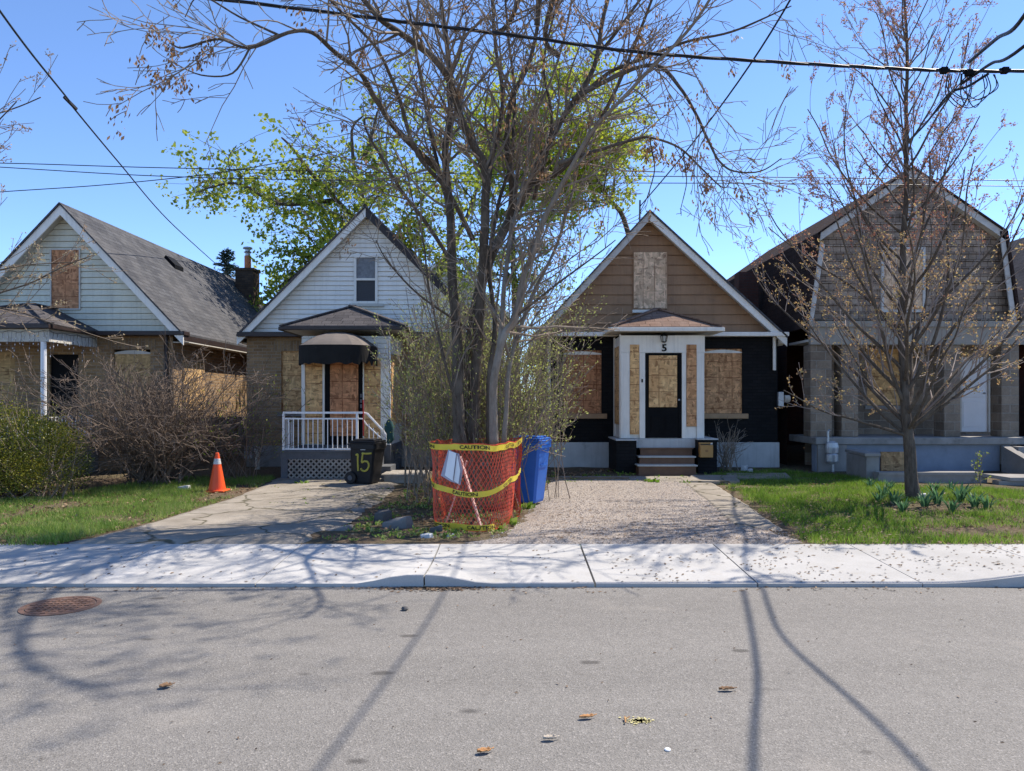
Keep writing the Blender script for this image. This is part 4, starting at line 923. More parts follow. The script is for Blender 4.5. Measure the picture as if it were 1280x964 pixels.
# ---------------------------------------------------------------- neighbours and things far behind
def far_house(x0, x1, y, yb, zw, zp, wall, label, roof='shingle_dark'):
    h = thing('house', label, 'house', ((x0+x1)/2, y, .1), 'houses behind and beside')
    xm = (x0+x1)/2; mb = MB(); mb.box(x0, x1, y, yb, -.1, zw); mb.prism([(x0, y, zw+.002), (x1, y, zw+.002), (xm, y, zp)], (0, yb-y, 0)); mb.build('wall', wall, h)
    mb = MB()
    for s, e in ((-1, x0-.3), (1, x1+.3)):
        zz = zw-.3*(zp-zw)/((x1-x0)/2); mb.prism([(e, y-.3, zz+.05), (xm, y-.3, zp+.05), (xm, yb+.3, zp+.05), (e, yb+.3, zz+.05)], (0, 0, .07))
    rf = mb.build('roof', M[roof], h)
    mb = MB()
    for s, e in ((-1, x0-.3), (1, x1+.3)):
        zz = zw-.3*(zp-zw)/((x1-x0)/2); a, b = ((e, zz), (xm, zp)) if s < 0 else ((xm, zp), (e, zz)); rakes(mb, [a, b], y-.34, y-.305, .2, -.1)
    mb.build('rake_board', M['white'], rf)
    for k in (.3, .7):
        xx = lerp(x0, x1, k); mb = MB(); mb.box(xx-.5, xx+.5, y-.04, y+.02, 1.2, 2.6); w = mb.build('window', M['white'], h)
        mb = MB(); mb.box(xx-.43, xx+.43, y-.06, y-.035, 1.27, 2.53); mb.build('pane', M['glass'], w)
    return h
far_house(-6.6, -.4, 39, 49, 6.2, 8.9, M['pale_house'], 'pale sided house far behind the trees between the white and brown gables')
far_house(13.1, 18.5, 17.5, 28, 3.4, 6.6, M['brick_red'], 'dark brick house cut off at the edge beyond the stone pillared porch')
t = thing('board_fence', 'weathered board fence closing the gap behind the leafy thicket', 'fence', (.1, 24, .1))
mb = MB()
for k in range(11): mb.box(-.42+k*.105, -.42+k*.105+.098, 24, 24.02, .1, 1.95+.02*nz(k, 4))
mb.build('boards', M['fence_wood'], t); mb = MB()
for z in (.5, 1.6): mb.box(-.42, .75, 24.023, 24.08, z, z+.09)
mb.build('rail', M['fence_wood'], t)
# ================================================================ cone
def cone():
    b = G(271.5, 614.5); t = thing('traffic_cone', 'orange traffic cone with narrow silver collar on the lawn edge', 'traffic cone', b)
    mb = MB(); prof = [(.155, .035), (.15, .05), (.03, .70), (.022, .705)]; mb.lathe(b, prof, 24); mb.build('body', M['orange'], t, smooth=False, uv=False)
    mb = MB(); mb.box(b.x-.175, b.x+.175, b.y-.175, b.y+.175, b.z, b.z+.034); mb.build('base', M['orange'], t, uv=False, bevel=.012)
    mb = MB(); R = lambda z: .0035+lerp(.15, .03, (z-.05)/.65); mb.lathe(b, [(R(.50), .50), (R(.60), .60)], 24); mb.build('collar', M['reflect'], t, uv=False)
cone()
# ================================================================ wheelie bins
def bin_(name, label, px, py, w, d, hgt, mat, rot, lid_t=.05, wheel_side=-1):
    b = G(px, py); b.z = gz(b.x, b.y)+.03; t = thing(name, label, 'bin', b); R = Matrix.Rotation(rot, 3, 'Z')
    def put(mb): mb.v = [tuple(R @ V((p[0], p[1], p[2]))+b) for p in mb.v]; return mb
    hb = hgt-.09
    mb = MB(); rings = []
    for z, k in ((.02, .80), (.06, .82), (hb*.5, .91), (hb-.1, .985), (hb-.095, 1.03), (hb, 1.03)):
        W_, D_ = w/2*k, d/2*k; c = .035; y0 = d/2-2*D_
        rings.append([(-W_+c, y0, z), (W_-c, y0, z), (W_, y0+c, z), (W_, d/2-c, z), (W_-c, d/2, z), (-W_+c, d/2, z), (-W_, d/2-c, z), (-W_, y0+c, z)])
    o = sum(rings, []); n = len(rings)
    fs = [(i*8+j, i*8+(j+1) % 8, (i+1)*8+(j+1) % 8, (i+1)*8+j) for i in range(n-1) for j in range(8)]; fs += [tuple(range(7, -1, -1)), tuple((n-1)*8+j for j in range(8))]
    mb.add(o, fs); mb.box(-w*.3, w*.3, -d/2*.985+.012, -d/2*.92, hb*.62, hb*.64); put(mb).build('body', mat, t, uv=False, bevel=.006)
    mb = MB(); k = 1.07
    for z0, z1, s in ((hb+.003, hb+.03, 1.06), (hb+.031, hb+.065, 1.0), (hb+.066, hgt, .80)):
        W_, D_ = w/2*s, d/2*s; mb.prism([(-W_, -D_, z0), (W_, -D_, z0), (W_, D_, z0), (-W_, D_, z0)], (0, 0, z1-z0))
    lid = put(mb).build('lid', mat, t, uv=False, bevel=.014)
    mb = MB(); mb.tube([V((-w*.4, d/2+.06, hb-.01)), V((w*.4, d/2+.06, hb-.01))], .017, 8)
    for s in (-1, 1): mb.beam((s*w*.4, d/2-.02, hb-.03), (s*w*.4, d/2+.06, hb-.01), .03, .03)
    put(mb).build('handle', mat, t, uv=False)
    for s in (-1, 1):
        mb = MB(); mb.tube([V((s*(w*.41), d/2-.02, .12)), V((s*(w*.41+.06), d/2-.02, .12))], .12, 20); wh = put(mb).build('wheel', M['bin_black'], t, uv=False, bevel=.01)
        mb = MB(); mb.tube([V((s*(w*.41+.061), d/2-.02, .12)), V((s*(w*.41+.067), d/2-.02, .12))], .05, 14); put(mb).build('hub', M['dark_grey'], wh, uv=False)
    return t, R, b, hb
t, R, b, hb = bin_('wheeled_bin', 'blue wheeled recycling bin beside the orange netting', 663, 630.5, .46, .52, 1.07, M['blue'], rad(64))
t, R, b, hb = bin_('wheeled_bin', 'black wheeled bin with yellow sprayed number 15 before the porch lattice', 460, 606, .47, .54, .86, M['bin_black'], rad(72))
fr = lambda x, z, o=.006: R @ V((-.235*lerp(.82, .985, z/hb)-o, .27-.27*lerp(.82, .985, z/hb)-x-.05, z))+b
mb = MB()
def stroke(pts, r=.019):
    q = catmull([fr(x, z) for x, z in pts], 5); mb.tube(q, [r*(1+.25*nz(i*.9, 3)) for i in range(len(q))], 6)
stroke([(-.17, .555), (-.125, .57), (-.125, .48), (-.115, .33), (-.11, .255)]); stroke([(.17, .60), (.06, .59), (-.04, .595)]); stroke([(-.02, .60), (-.03, .50), (-.035, .42), (.02, .445), (.09, .43), (.115, .36), (.085, .29), (.03, .255), (-.035, .275), (-.05, .31)])
mb.build('sprayed_number', M['yellow_spray'], t, uv=False)
mb = MB(); mb.add([fr(-.075, .655), fr(.03, .655), fr(.03, .74), fr(-.075, .74)], [(0, 1, 2, 3)]); mb.build('label_plate', M['found'], t, uv=False)
mb = MB()
for x in (-.055, -.025, .0): mb.add([fr(x, .672, .008), fr(x+.016, .672, .008), fr(x+.016, .725, .008), fr(x, .725, .008)], [(0, 1, 2, 3)])
mb.build('label_print', M['blue'], t, uv=False)

# ================================================================ orange netting with caution tape
base = [(-1.00, 9.62), (-.72, 9.42), (-.36, 9.22), (-.10, 9.60), (.05, 10.4), (.12, 11.25), (-.3, 11.6), (-.85, 11.5), (-1.0, 10.6)]
cl = catmull([V((x, y, 0)) for x, y in base+base[:3]], 8)
i0, i1 = 0, len(base)*8
loop = cl[8:8+i1]; loop.append(loop[0].copy())           # starts at (-.72, 9.42)
acc = [0.0]
for a, c in zip(loop, loop[1:]): acc.append(acc[-1]+(c-a).length)
LT = acc[-1]; cen = V((-.42, 10.4, 0))
def net_at(s, z, out=0.0):
    s = s % LT; k = 0
    while k < len(acc)-2 and acc[k+1] < s: k += 1
    t_ = (s-acc[k])/max(1e-6, acc[k+1]-acc[k]); p = loop[k].lerp(loop[k+1], t_); d = (loop[k+1]-loop[k]).normalized(); nrm = V((d.y, -d.x, 0))
    if nrm.dot(p-cen) < 0: nrm = -nrm
    w = .06*nz(s*1.6, z*1.5, 3)+.018*nz(s*6, z*4)
    pinch = lerp(.93, 1.04, z/1.1)
    q = cen+(p-cen)*pinch+nrm*(w+out); q.z = gz(p.x, p.y)+.02+z*(1+.05*nz(s*1.1, 9)+.02*nz(s*4, 2))
    return q
NT = 1.07
net_z0 = lambda s: .0
t = thing('barrier_netting', 'orange red plastic barrier netting wrapped around the foot of the middle tree', 'barrier', (cen.x, cen.y, gz(cen.x, cen.y)))
mb = MB(); nc = int(LT/.062); nr = 22; cw = LT/nc; chh = NT/nr; hw = .0036
def rib(a, c, wd):
    d = (c-a).normalized(); up = V((0, 0, 1)); s_ = d.cross(V((a.x-cen.x, a.y-cen.y, 0)).normalized()).normalized()*wd
    o = len(mb.v); mb.v.extend([tuple(a-s_), tuple(c-s_), tuple(c+s_), tuple(a+s_)]); mb.f.append((o, o+1, o+2, o+3)); mb.m.append(0); mb.r.append(.5)
pts = {}
def np_(i, j):
    k = (i % (2*nc), j)
    if k not in pts: pts[k] = net_at((i % (2*nc))*cw/2, j*chh)
    return pts[k]
for i in range(nc):
    for j in range(nr):
        x = 2*i+(j % 2)
        rib(np_(x, j), np_(x+1, j+1), hw); rib(np_(x, j), np_(x-1, j+1), hw)
for j in (0, nr):
    for i in range(2*nc): rib(np_(i, j), np_(i+1, j), .007)
mb.build('net', M['net'], t, uv=False)
def tape(zf, s0, s1, texts, label):
    n = max(8, int(abs(s1-s0)/.05)); mb = MB(); vs = []
    for i in range(n+1):
        s = lerp(s0, s1, i/n); tw = .25*nz(s*2.1, zf(s)*3); 
        for zz, o in ((-.036, .014+.014*tw), (.036, .014-.014*tw)): vs.append(net_at(s, zf(s)+zz*(1-.2*abs(tw)), o))
    mb.add(vs, [(2*i, 2*i+2, 2*i+3, 2*i+1) for i in range(n)])
    o = mb.build('caution_tape', M['tape'], t, smooth=True)
    for s, txt in texts:
        mb = MB(); tv, tf = text_mesh(txt, .075); sg = 1 if direction else -1
        mb.add([net_at(s+sg*v.x*1.15, zf(s+sg*v.x*1.15)+v.y*.82, .022) for v in tv], tf); mb.build('lettering', M['ink'], o, uv=False)
direction = (net_at(.3, .5).x-net_at(0, .5).x) > 0
# s=0 at (-.72,9.42) ; grows towards the right front corner
s_left = -.75
tape(lambda s: 1.055-.03*math.sin((s+.6)*1.1), -.62, 2.45, [(-.42, 'CAUTION'), (.33, 'CAUTION'), (1.1, 'CAUTION'), (1.9, 'CAUTION')], '')
tape(lambda s: .60-.13*smooth(-.7, .1, s)*(1-smooth(.3, 1.5, s))-.02*math.sin(s*5), -.62, 2.45, [(-.45, 'CAUTION'), (.18, 'CAUTION'), (1.0, 'CAUTION')], '')
tape(lambda s: .04, -.45, .62, [(-.28, 'CAUTION'), (.42, 'CAUTION')], '')
t = thing('notice', 'white paper notice in a clear plastic sleeve hung on the orange netting', 'notice', net_at(.05, .85, .04))
o_ = net_at(.04, .80, .075); u_ = (net_at(.25, .8)-net_at(-.15, .8)); u_.z = 0; u_.normalize(); n_ = V((u_.y, -u_.x, 0))
if n_.y > 0: n_ = -n_
nt_ = lambda x, z, o: o_+u_*x+V((0, 0, z))+n_*o
mb = MB(); mb.add([nt_(-.17, -.125, 0), nt_(-.02, -.19, .012), nt_(.12, -.225, 0), nt_(.155, -.05, .01), nt_(.10, .15, 0), nt_(-.06, .20, 0)], [(0, 1, 5), (1, 4, 5), (1, 2, 3), (1, 3, 4)]); mb.build('sleeve', M['plastic_clear'], t, uv=False)
mb = MB(); mb.add([nt_(-.10, -.12, .016), nt_(.025, -.18, .03), nt_(.075, .16, .03), nt_(-.035, .185, .016)], [(0, 1, 2, 3)]); mb.add([nt_(.027, -.181, .012), nt_(.11, -.21, .035), nt_(.14, -.05, .04), nt_(.09, .14, .03), nt_(.077, .158, .012)], [(0, 1, 2, 3, 4)]); mb.build('paper', M['paper'], t, uv=False)
z0 = gz(-.7, 9.7)
t = thing('stake_frame', 'pair of pale wooden stakes crossed at the top inside the orange netting', 'stakes', (-.66, 9.75, z0))
mb = MB(); mb.beam((-.86, 9.70, z0), (-.58, 9.72, z0+.86), .055, .02); mb.build('stake', M['stake'], t, uv=False)
mb = MB(); mb.beam((-.38, 9.58, z0), (-.66, 9.66, z0+.92), .06, .02); mb.build('stake', M['stake'], t, uv=False)

# ================================================================ rubble
def chunk(px, py, sx, sy, sz, rot, mat, label, seed):
    b = G(px, py); bm = MB(); r2 = random.Random(seed); n = r2.choice((5, 6, 7)); lo, hi = [], []
    for i in range(n):
        q = 2*math.pi*(i+.35*r2.random())/n+rot; a = (sx*math.cos(q)*r2.uniform(.75, 1.1), sy*math.sin(q)*r2.uniform(.75, 1.1))
        lo.append((b.x+a[0], b.y+a[1], b.z-.03)); k = r2.uniform(.75, .98); hi.append((b.x+a[0]*k, b.y+a[1]*k, b.z+sz*r2.uniform(.75, 1.1)+a[0]*.15))
    bm.add(lo+hi, [tuple(range(n-1, -1, -1)), tuple(range(n, 2*n))]+[(i, (i+1) % n, n+(i+1) % n, n+i) for i in range(n)])
    o = bm.build('concrete_chunk', mat, None, uv=False, bevel=.012); tag(o, label, 'rubble', 'broken concrete by the netting')
for a in ((497, 660, .24, .12, .12, .2, 'rubble', 'largest broken concrete block standing left of the orange netting', 1), (478, 652, .13, .11, .15, .8, 'rubble_dark', 'dark upright broken lump behind the largest concrete block', 2), (424, 663, .25, .16, .045, .1, 'rubble', 'flat broken slab lying at the driveway edge', 3), (533, 672, .10, .07, .05, 0, 'found', 'small pale grey chip lying on the sidewalk edge below the netting', 4), (545, 667, .11, .08, .09, 1, 'rubble_dark', 'dark brown lump wedged under the front corner of the netting', 5), (553, 670, .08, .07, .05, 2, 'step_brown', 'small brown stone in front of the netting corner', 6), (563, 671, .07, .05, .035, .6, 'found', 'little pale chip under the bottom caution tape', 7), (446, 640, .16, .11, .05, .4, 'rubble', 'broken flat paver in the weeds between driveway and netting', 8), (230, 612, .16, .12, .07, .4, 'found', 'round pale stone left of the orange cone', 9), (1152, 622, .09, .07, .06, 0, 'found', 'pale stone at the foot of the budding tree', 12), (930, 588, .09, .07, .12, 0, 'found', 'upper white stone beside the bare shrub at the pale foundation', 13), (938, 591, .08, .07, .09, 1, 'found', 'lower white stone beside the bare shrub at the pale foundation', 14)):
    chunk(*a[:6], M[a[6]], *a[7:])
mb = MB(); ks = [(690, 600), (735, 600), (790, 598)]
mb.beam(G(672, 601)+V((0, 0, .03)), G(786, 600.5)+V((0, 0, .03)), .09, .07); o = mb.build('edging_timber', M['fence_wood'], None, uv=False); tag(o, 'thin weathered timber edging along the back of the gravel pad', 'edging')

# ================================================================ litter on the road
def curl(px, py, L, W_, mat, label, rot, name='fallen_leaf', cat='leaf', h=.016):
    c = G(px, py) if py < 690 else V((XP(px, CAMH*F/(py-HY)), CAMH*F/(py-HY), .004)); mb = MB(); R = Matrix.Rotation(rot, 3, 'Z'); n, m_ = 8, 6; vs = []
    for i in range(n+1):
        u = i/n*2-1; w = W_*math.sqrt(max(.02, 1-abs(u)**2.4))
        for j in range(m_+1):
            v = j/m_*2-1; p = V((u*L, v*w*.75, h*(v*v)*(.6+.4*nz(i*.8, j))+.012*abs(nz(i*.7, j*.9, c.x))+.004)); vs.append(R @ p+c)
    mb.add(vs, [(i*(m_+1)+j, i*(m_+1)+j+1, (i+1)*(m_+1)+j+1, (i+1)*(m_+1)+j) for i in range(n) for j in range(m_)])
    mb.tube([R @ V((L*.8, 0, .012))+c, R @ V((L*1.5, .01, .014))+c], .003, 4)
    o = mb.build(name, mat, None, uv=False, smooth=True); sd = o.modifiers.new('thick', 'SOLIDIFY'); sd.thickness = .003; tag(o, label, cat, 'dead leaves lying on the road')
dl = M_plain('curled brown leaf', (.20, .12, .065), .9, .4, 30, .2); dl2 = M_plain('orange brown leaf', (.42, .22, .09), .9, .3, 30, .2); dl3 = M_plain('pale bleached leaf', (.48, .42, .34), .9, .2, 30, .2)
curl(207, 860, .035, .035, dl, 'dark curled leaf alone on the asphalt below the manhole', .5); curl(908, 864, .045, .022, dl, 'dark flat leaf lying on the shadow line of a wire', .05); curl(733, 899, .04, .02, dl2, 'brown rolled leaf beside the yellow chalk mark', .2); curl(605, 942, .035, .024, dl2, 'orange brown leaf nearest to the bottom of the road', .3); curl(687, 926, .034, .02, dl3, 'pale bleached leaf between the two brown leaves', .1, h=.02)
c = V((XP(834.5, CAMH*F/438), CAMH*F/438, .001)); mb = MB(); mb.lathe(c, [(.015, 0), (.016, .004), (.012, .008)], 14); o = mb.build('bottle_cap', M['paper'], None, uv=False); tag(o, 'small white round cap lying on the asphalt', 'bottle cap')
c = V((XP(506, CAMH*F/263), CAMH*F/263, .0)); mb = MB(); mb.lathe(c, [(.02, 0), (.03, .015), (.02, .03), (.006, .035)], 8); o = mb.build('pebble', M['rubble_dark'], None, uv=False); tag(o, 'small black pebble on the road near the kerb', 'pebble')
mb = MB(); c = V((XP(800, CAMH*F/402), CAMH*F/402, .004)); n = 26
for k in range(150):
    a, r_ = rng.random()*6.28, abs(rng.gauss(0, .5)); p = c+V((math.cos(a)*r_*.085, math.sin(a)*r_*.05, .0005)); s_ = rng.uniform(.003, .009)
    mb.add([p+V((-s_, -s_*.7, 0)), p+V((s_, -s_*.6, 0)), p+V((s_*.8, s_, 0)), p+V((-s_*.9, s_*.8, 0))], [(0, 1, 2, 3)])
o = mb.build('chalk_mark', M_plain('yellow chalk dust', (.55, .50, .24), .95, .2, 30, 0), None, uv=False); struct(o, 'stuff')
mb = MB(); c = V((XP(781, CAMH*F/403), CAMH*F/403, .012)); mb.tube([c+V((0, -.03, 0)), c+V((.005, .035, .004))], .004, 5); mb.tube([c+V((0, .01, 0)), c+V((.03, .03, .006))], .003, 5); o = mb.build('twig', dl2, None, uv=False); tag(o, 'small forked brown twig touching the yellow chalk mark', 'twig')

# seed husks strewn on sidewalk, kerb and pad
mb = MB()
def strew(n, fx, fy, ok=lambda x, y: True, sz=(.012, .03)):
    for _ in range(n):
        x, y = fx(), fy()
        if not ok(x, y): continue
        z = (lerp(.032+kerb_rise(x)*(1-(y-YK)/(YB-YK))**1.5, .10, (y-YK)/(YB-YK)) if YK < y < YB else (gz(x, y)+.032 if y >= YB else 0))+.004
        a = rng.random()*6.28; L = rng.uniform(*sz); w = L*.35; d = V((math.cos(a), math.sin(a), 0)); e = V((-d.y, d.x, 0)); p = V((x, y, z))
        mb.add([p-d*L, p+e*w+V((0, 0, .006)), p+d*L+V((0, 0, .004)), p-e*w], [(0, 1, 2, 3)])
strew(1300, lambda: rng.uniform(.9, 6.5), lambda: rng.uniform(YK+.03, YB-.02), lambda x, y: nz(x*1.2, y*1.5)+.35 > rng.random()*.7)
strew(170, lambda: rng.uniform(-6.5, .9), lambda: rng.uniform(YK+.03, YB-.02))
strew(500, lambda: rng.uniform(-7, 6.5), lambda: YK-abs(rng.gauss(0, .10))-.01, lambda x, y: nz(x*1.1, 4)+.45 > rng.random()*.9)
strew(420, lambda: rng.gauss(-.75, .25), lambda: YK-abs(rng.gauss(0, .06))-.01)
strew(260, lambda: rng.uniform(-7, 6), lambda: rng.uniform(3.4, 6.8), sz=(.006, .016))
strew(1500, lambda: rng.uniform(.3, 4.6), lambda: YB+abs(rng.gauss(0, 2.2)), lambda x, y: y < 15, (.012, .034))
struct(mb.build('seed_litter', M['litter'], uv=False), 'stuff')

# ================================================================ wires
def wire(pts, r, name, label, cat='cable', mat='cable', sub=8, sides=6, group=None):
    mb = MB(); mb.tube(catmull(pts, sub), r, sides); o = mb.build(name, M[mat], None, uv=False, smooth=True); tag(o, label, cat, group); return o
Yc = 9.5
mb = MB(); core = catmull([P(-300, -70, Yc), P(0, -28, Yc), P(280, 0, Yc), P(500, 27, Yc), P(640, 44, Yc), P(800, 65.5, Yc), P(960, 77, Yc), P(1100, 85, Yc), P(1190, 88.5, Yc), P(1280, 89, Yc), P(1500, 84, Yc), P(1800, 70, Yc)], 14)
for k in range(3):
    mb.tube([p+V((0, .012*math.cos(i*.42+k*2.1), .012*math.sin(i*.42+k*2.1))) for i, p in enumerate(core)], .011, 6)
o = mb.build('overhead_cable', M['cable'], None, uv=False, smooth=True); tag(o, 'thick twisted black cable sagging across the street above the trees', 'cable')
for i, (px, py, lab) in enumerate(((1180, 88, 'black cable clamp on the thick cable, leftmost of three'), (1211, 91, 'black cable clamp above the loose wire loops, between the other two'), (1256, 88, 'black cable clamp on the thick cable, rightmost of three'))):
    c = P(px, py, Yc); mb = MB(); mb.box(c.x-.04, c.x+.04, c.y-.035, c.y+.035, c.z-.04, c.z+.035); mb.beam(c+V((-.07, 0, .005)), c+V((.07, 0, -.0)), .04, .04)
    o = mb.build('cable_clamp', M['black'], None, uv=False, bevel=.008); tag(o, lab, 'cable clamp', 'clamps on the thick cable')
for pts, r, lab in (
    ([V((3.6, -2, 9.0)), V((4.3, 3, 7.0)), V((4.57, 5.9, 5.75)), P(1280, 20, 6.9), P(1245, 49, 8.1), P(1211, 78, 9.4)], .02, 'black service wire rising off frame from the clamp above the loops'),
    ([V((5.9, -2, 8.6)), V((5.5, 3, 6.7)), V((5.3, 5.9, 5.6)), P(1280, 58, 7.6), P(1240, 79, 8.7), P(1222, 91, 9.4), P(1200, 106, 9.6)], .018, 'black service wire just below the other one at the edge of the sky'),
    ([P(1236, 92, 9.5), P(1210, 108, 9.7), P(1185, 119, 10.1), P(1155, 157, 11.6), P(1115, 198, 14), P(1085, 240, 17.2)], .016, 'black service wire dropping from the clamps to the gambrel roof'),
    ([P(1211, 92, 9.5), P(1190, 116, 9.8), P(1150, 163, 11.6), P(1110, 206, 14), P(1083, 243, 17.2)], .008, 'thin wire running along the service drop to the gambrel roof')):
    wire(pts, r, 'service_wire', lab, group='service wires')
lp = MB(); r2 = random.Random(3)
for k in range(7):
    a, b = 1188+r2.uniform(-4, 22), 1212+r2.uniform(0, 34); dy = r2.uniform(24, 46); pts = [P(a, 92, Yc), P(a+r2.uniform(-6, 3), 92+dy*.6, Yc+.05), P((a+b)/2, 92+dy, Yc+.04*k-.1), P(b+r2.uniform(-3, 6), 92+dy*.55, Yc), P(b, 93, Yc)]
    lp.tube(catmull(pts, 6), .0065, 5)
o = lp.build('cable_loops', M['cable'], None, uv=False, smooth=True); tag(o, 'tangle of loose black wire loops hanging under the cable clamps', 'cable loops')
wire([P(-40, -45, 7), P(0, 14, 7.9), P(40, 68, 9), P(85, 124, 10.6), P(92, 135, 10.9), P(150, 205, 14), P(210, 275, 19), P(272, 332, 26.4)], .013, 'service_wire', 'black wire slanting down to the long grey roof', group='service wires')
c = P(88, 129, 10.75); mb = MB(); mb.beam(c+V((-.03, -.1, .05)), c+V((.03, .1, -.05)), .035, .035); o = mb.build('wire_splice', M['cable'], None, uv=False); tag(o, 'small black splice on the wire slanting to the grey roof', 'splice')
wire([V((2.98, 17.62, 6.2)), V((3.13, 13.2, 6.15)), V((3.24, 9.5, 6.3)), V((3.12, 6.3, 6.6)), V((2.95, 2, 7.3)), V((2.7, -3, 8.4))], .013, 'service_wire', 'black wire dropping from above the road to the brown gable peak', group='service wires')
for pts, lab in (([P(-300, 200, 13.6), P(0, 204, 13.6), P(210, 210, 13.6), P(640, 218.5, 13.6), P(1000, 222, 13.6), P(1280, 226, 13.6), P(1600, 231, 13.6)], 'upper of two thin level wires crossing behind the trees'), ([P(-300, 190, 13.8), P(0, 209, 13.8), P(250, 222, 13.8), P(640, 228, 13.8), P(960, 229.5, 13.8), P(1280, 233, 13.8), P(1600, 238, 13.8)], 'lower of two thin level wires crossing behind the trees'), ([P(-200, 254, 13.9), P(0, 240, 13.9), P(120, 232, 14), P(225, 222, 14), P(300, 212, 14.1), P(420, 190, 14.2)], 'thin wire crossing the two level wires at a shallow angle')):
    wire(pts, .008, 'thin_wire', lab, group='thin wires along the street')
# ================================================================ plants
def rot_about(v, ax, a): return Matrix.Rotation(a, 3, ax) @ v
def rnd_dir(r): return V((r.gauss(0, 1), r.gauss(0, 1), r.gauss(0, 1))).normalized()
def grow(mb, p, d, L, r, lvl, o, tips, rg, hook=None):
    seg = max(.12, min(.35, L/5)); n = max(3, int(L/seg)); st = L/n; pts = [p.copy()]; rs = [r]; d = d.normalized(); ds = [d]
    rend = max(o['rmin'], r*.4)
    for i in range(n):
        d = d+rnd_dir(rg)*o['wob']+V((0, 0, o['trop'][lvl])); d.normalize(); p = p+d*st
        if p.z < .15: p.z = .15
        pts.append(p.copy()); rs.append(lerp(r, rend, (i+1)/n)); ds.append(d.copy())
    mb.tube(pts, rs, 5 if r > .02 else 4 if r > .009 else 3, cap=False)
    if hook: hook(pts, ds, lvl)
    if lvl >= o['max']:
        tips.append((pts[-1], ds[-1])); 
        if len(pts) > 3: tips.append((pts[len(pts)//2], ds[len(pts)//2]))
        return
    m = max(1, int(L*o['dens'][lvl]*rg.uniform(.75, 1.25)))
    for k in range(m):
        t = rg.uniform(.18, .98); i = min(n-1, int(t*n)); b = pts[i].lerp(pts[i+1], t*n-i)
        ax = ds[i].cross(rnd_dir(rg))
        if ax.length < .01: continue
        ax.normalize(); dd = rot_about(ds[i], ax, rad(rg.uniform(*o['ang'])))
        grow(mb, b, dd, max(.12, L*rg.uniform(*o['len'])*(1-.45*t)), max(o['rmin'], rs[i]*.58), lvl+1, o, tips, rg, hook)
    tips.append((pts[-1], ds[-1]))
def limb(mb, pts, r0, r1, sub=5, sides=8, wob=.03, ex=.85):
    q = catmull(pts, sub); n = len(q)-1
    q = [p+V((wob*nz(p.z*1.3, i*.15, 1), wob*nz(p.x*1.1, i*.2, 7), 0)) for i, p in enumerate(q)]
    rs = [lerp(r0, r1, (i/n)**ex)*(1+.08*nz(i*.7, r0*40)) for i in range(n+1)]
    mb.tube(q, rs, sides); return q, rs
def spawn(mb, q, rs, per_m, Lr, o, tips, rg, t0=.15, ang=(30, 65), lvl=0, hook=None, bias=None):
    tot = sum((a-b).length for a, b in zip(q, q[1:]))
    for k in range(int(tot*per_m)):
        t = rg.uniform(t0, 1); i = min(len(q)-2, int(t*(len(q)-1))); d = (q[i+1]-q[i]).normalized(); ax = d.cross(rnd_dir(rg))
        if ax.length < .01: continue
        dd = rot_about(d, ax.normalized(), rad(rg.uniform(*ang)))
        if bias: dd = (dd+bias).normalized()
        grow(mb, q[i].copy(), dd, rg.uniform(*Lr)*(1-.3*t), max(o['rmin'], min(rs[i]*.5, .022)), lvl, o, tips, rg, hook)
def seed_cluster(mb, p, rg, n=22, drop=.22):
    for _ in range(n):
        t = rg.random(); q = p+V((rg.gauss(0, .045), rg.gauss(0, .045), -drop*t)); mb.leaf(q, rg.uniform(.042, .075), .45, V((rg.gauss(0, .5), rg.gauss(0, .5), -1)))

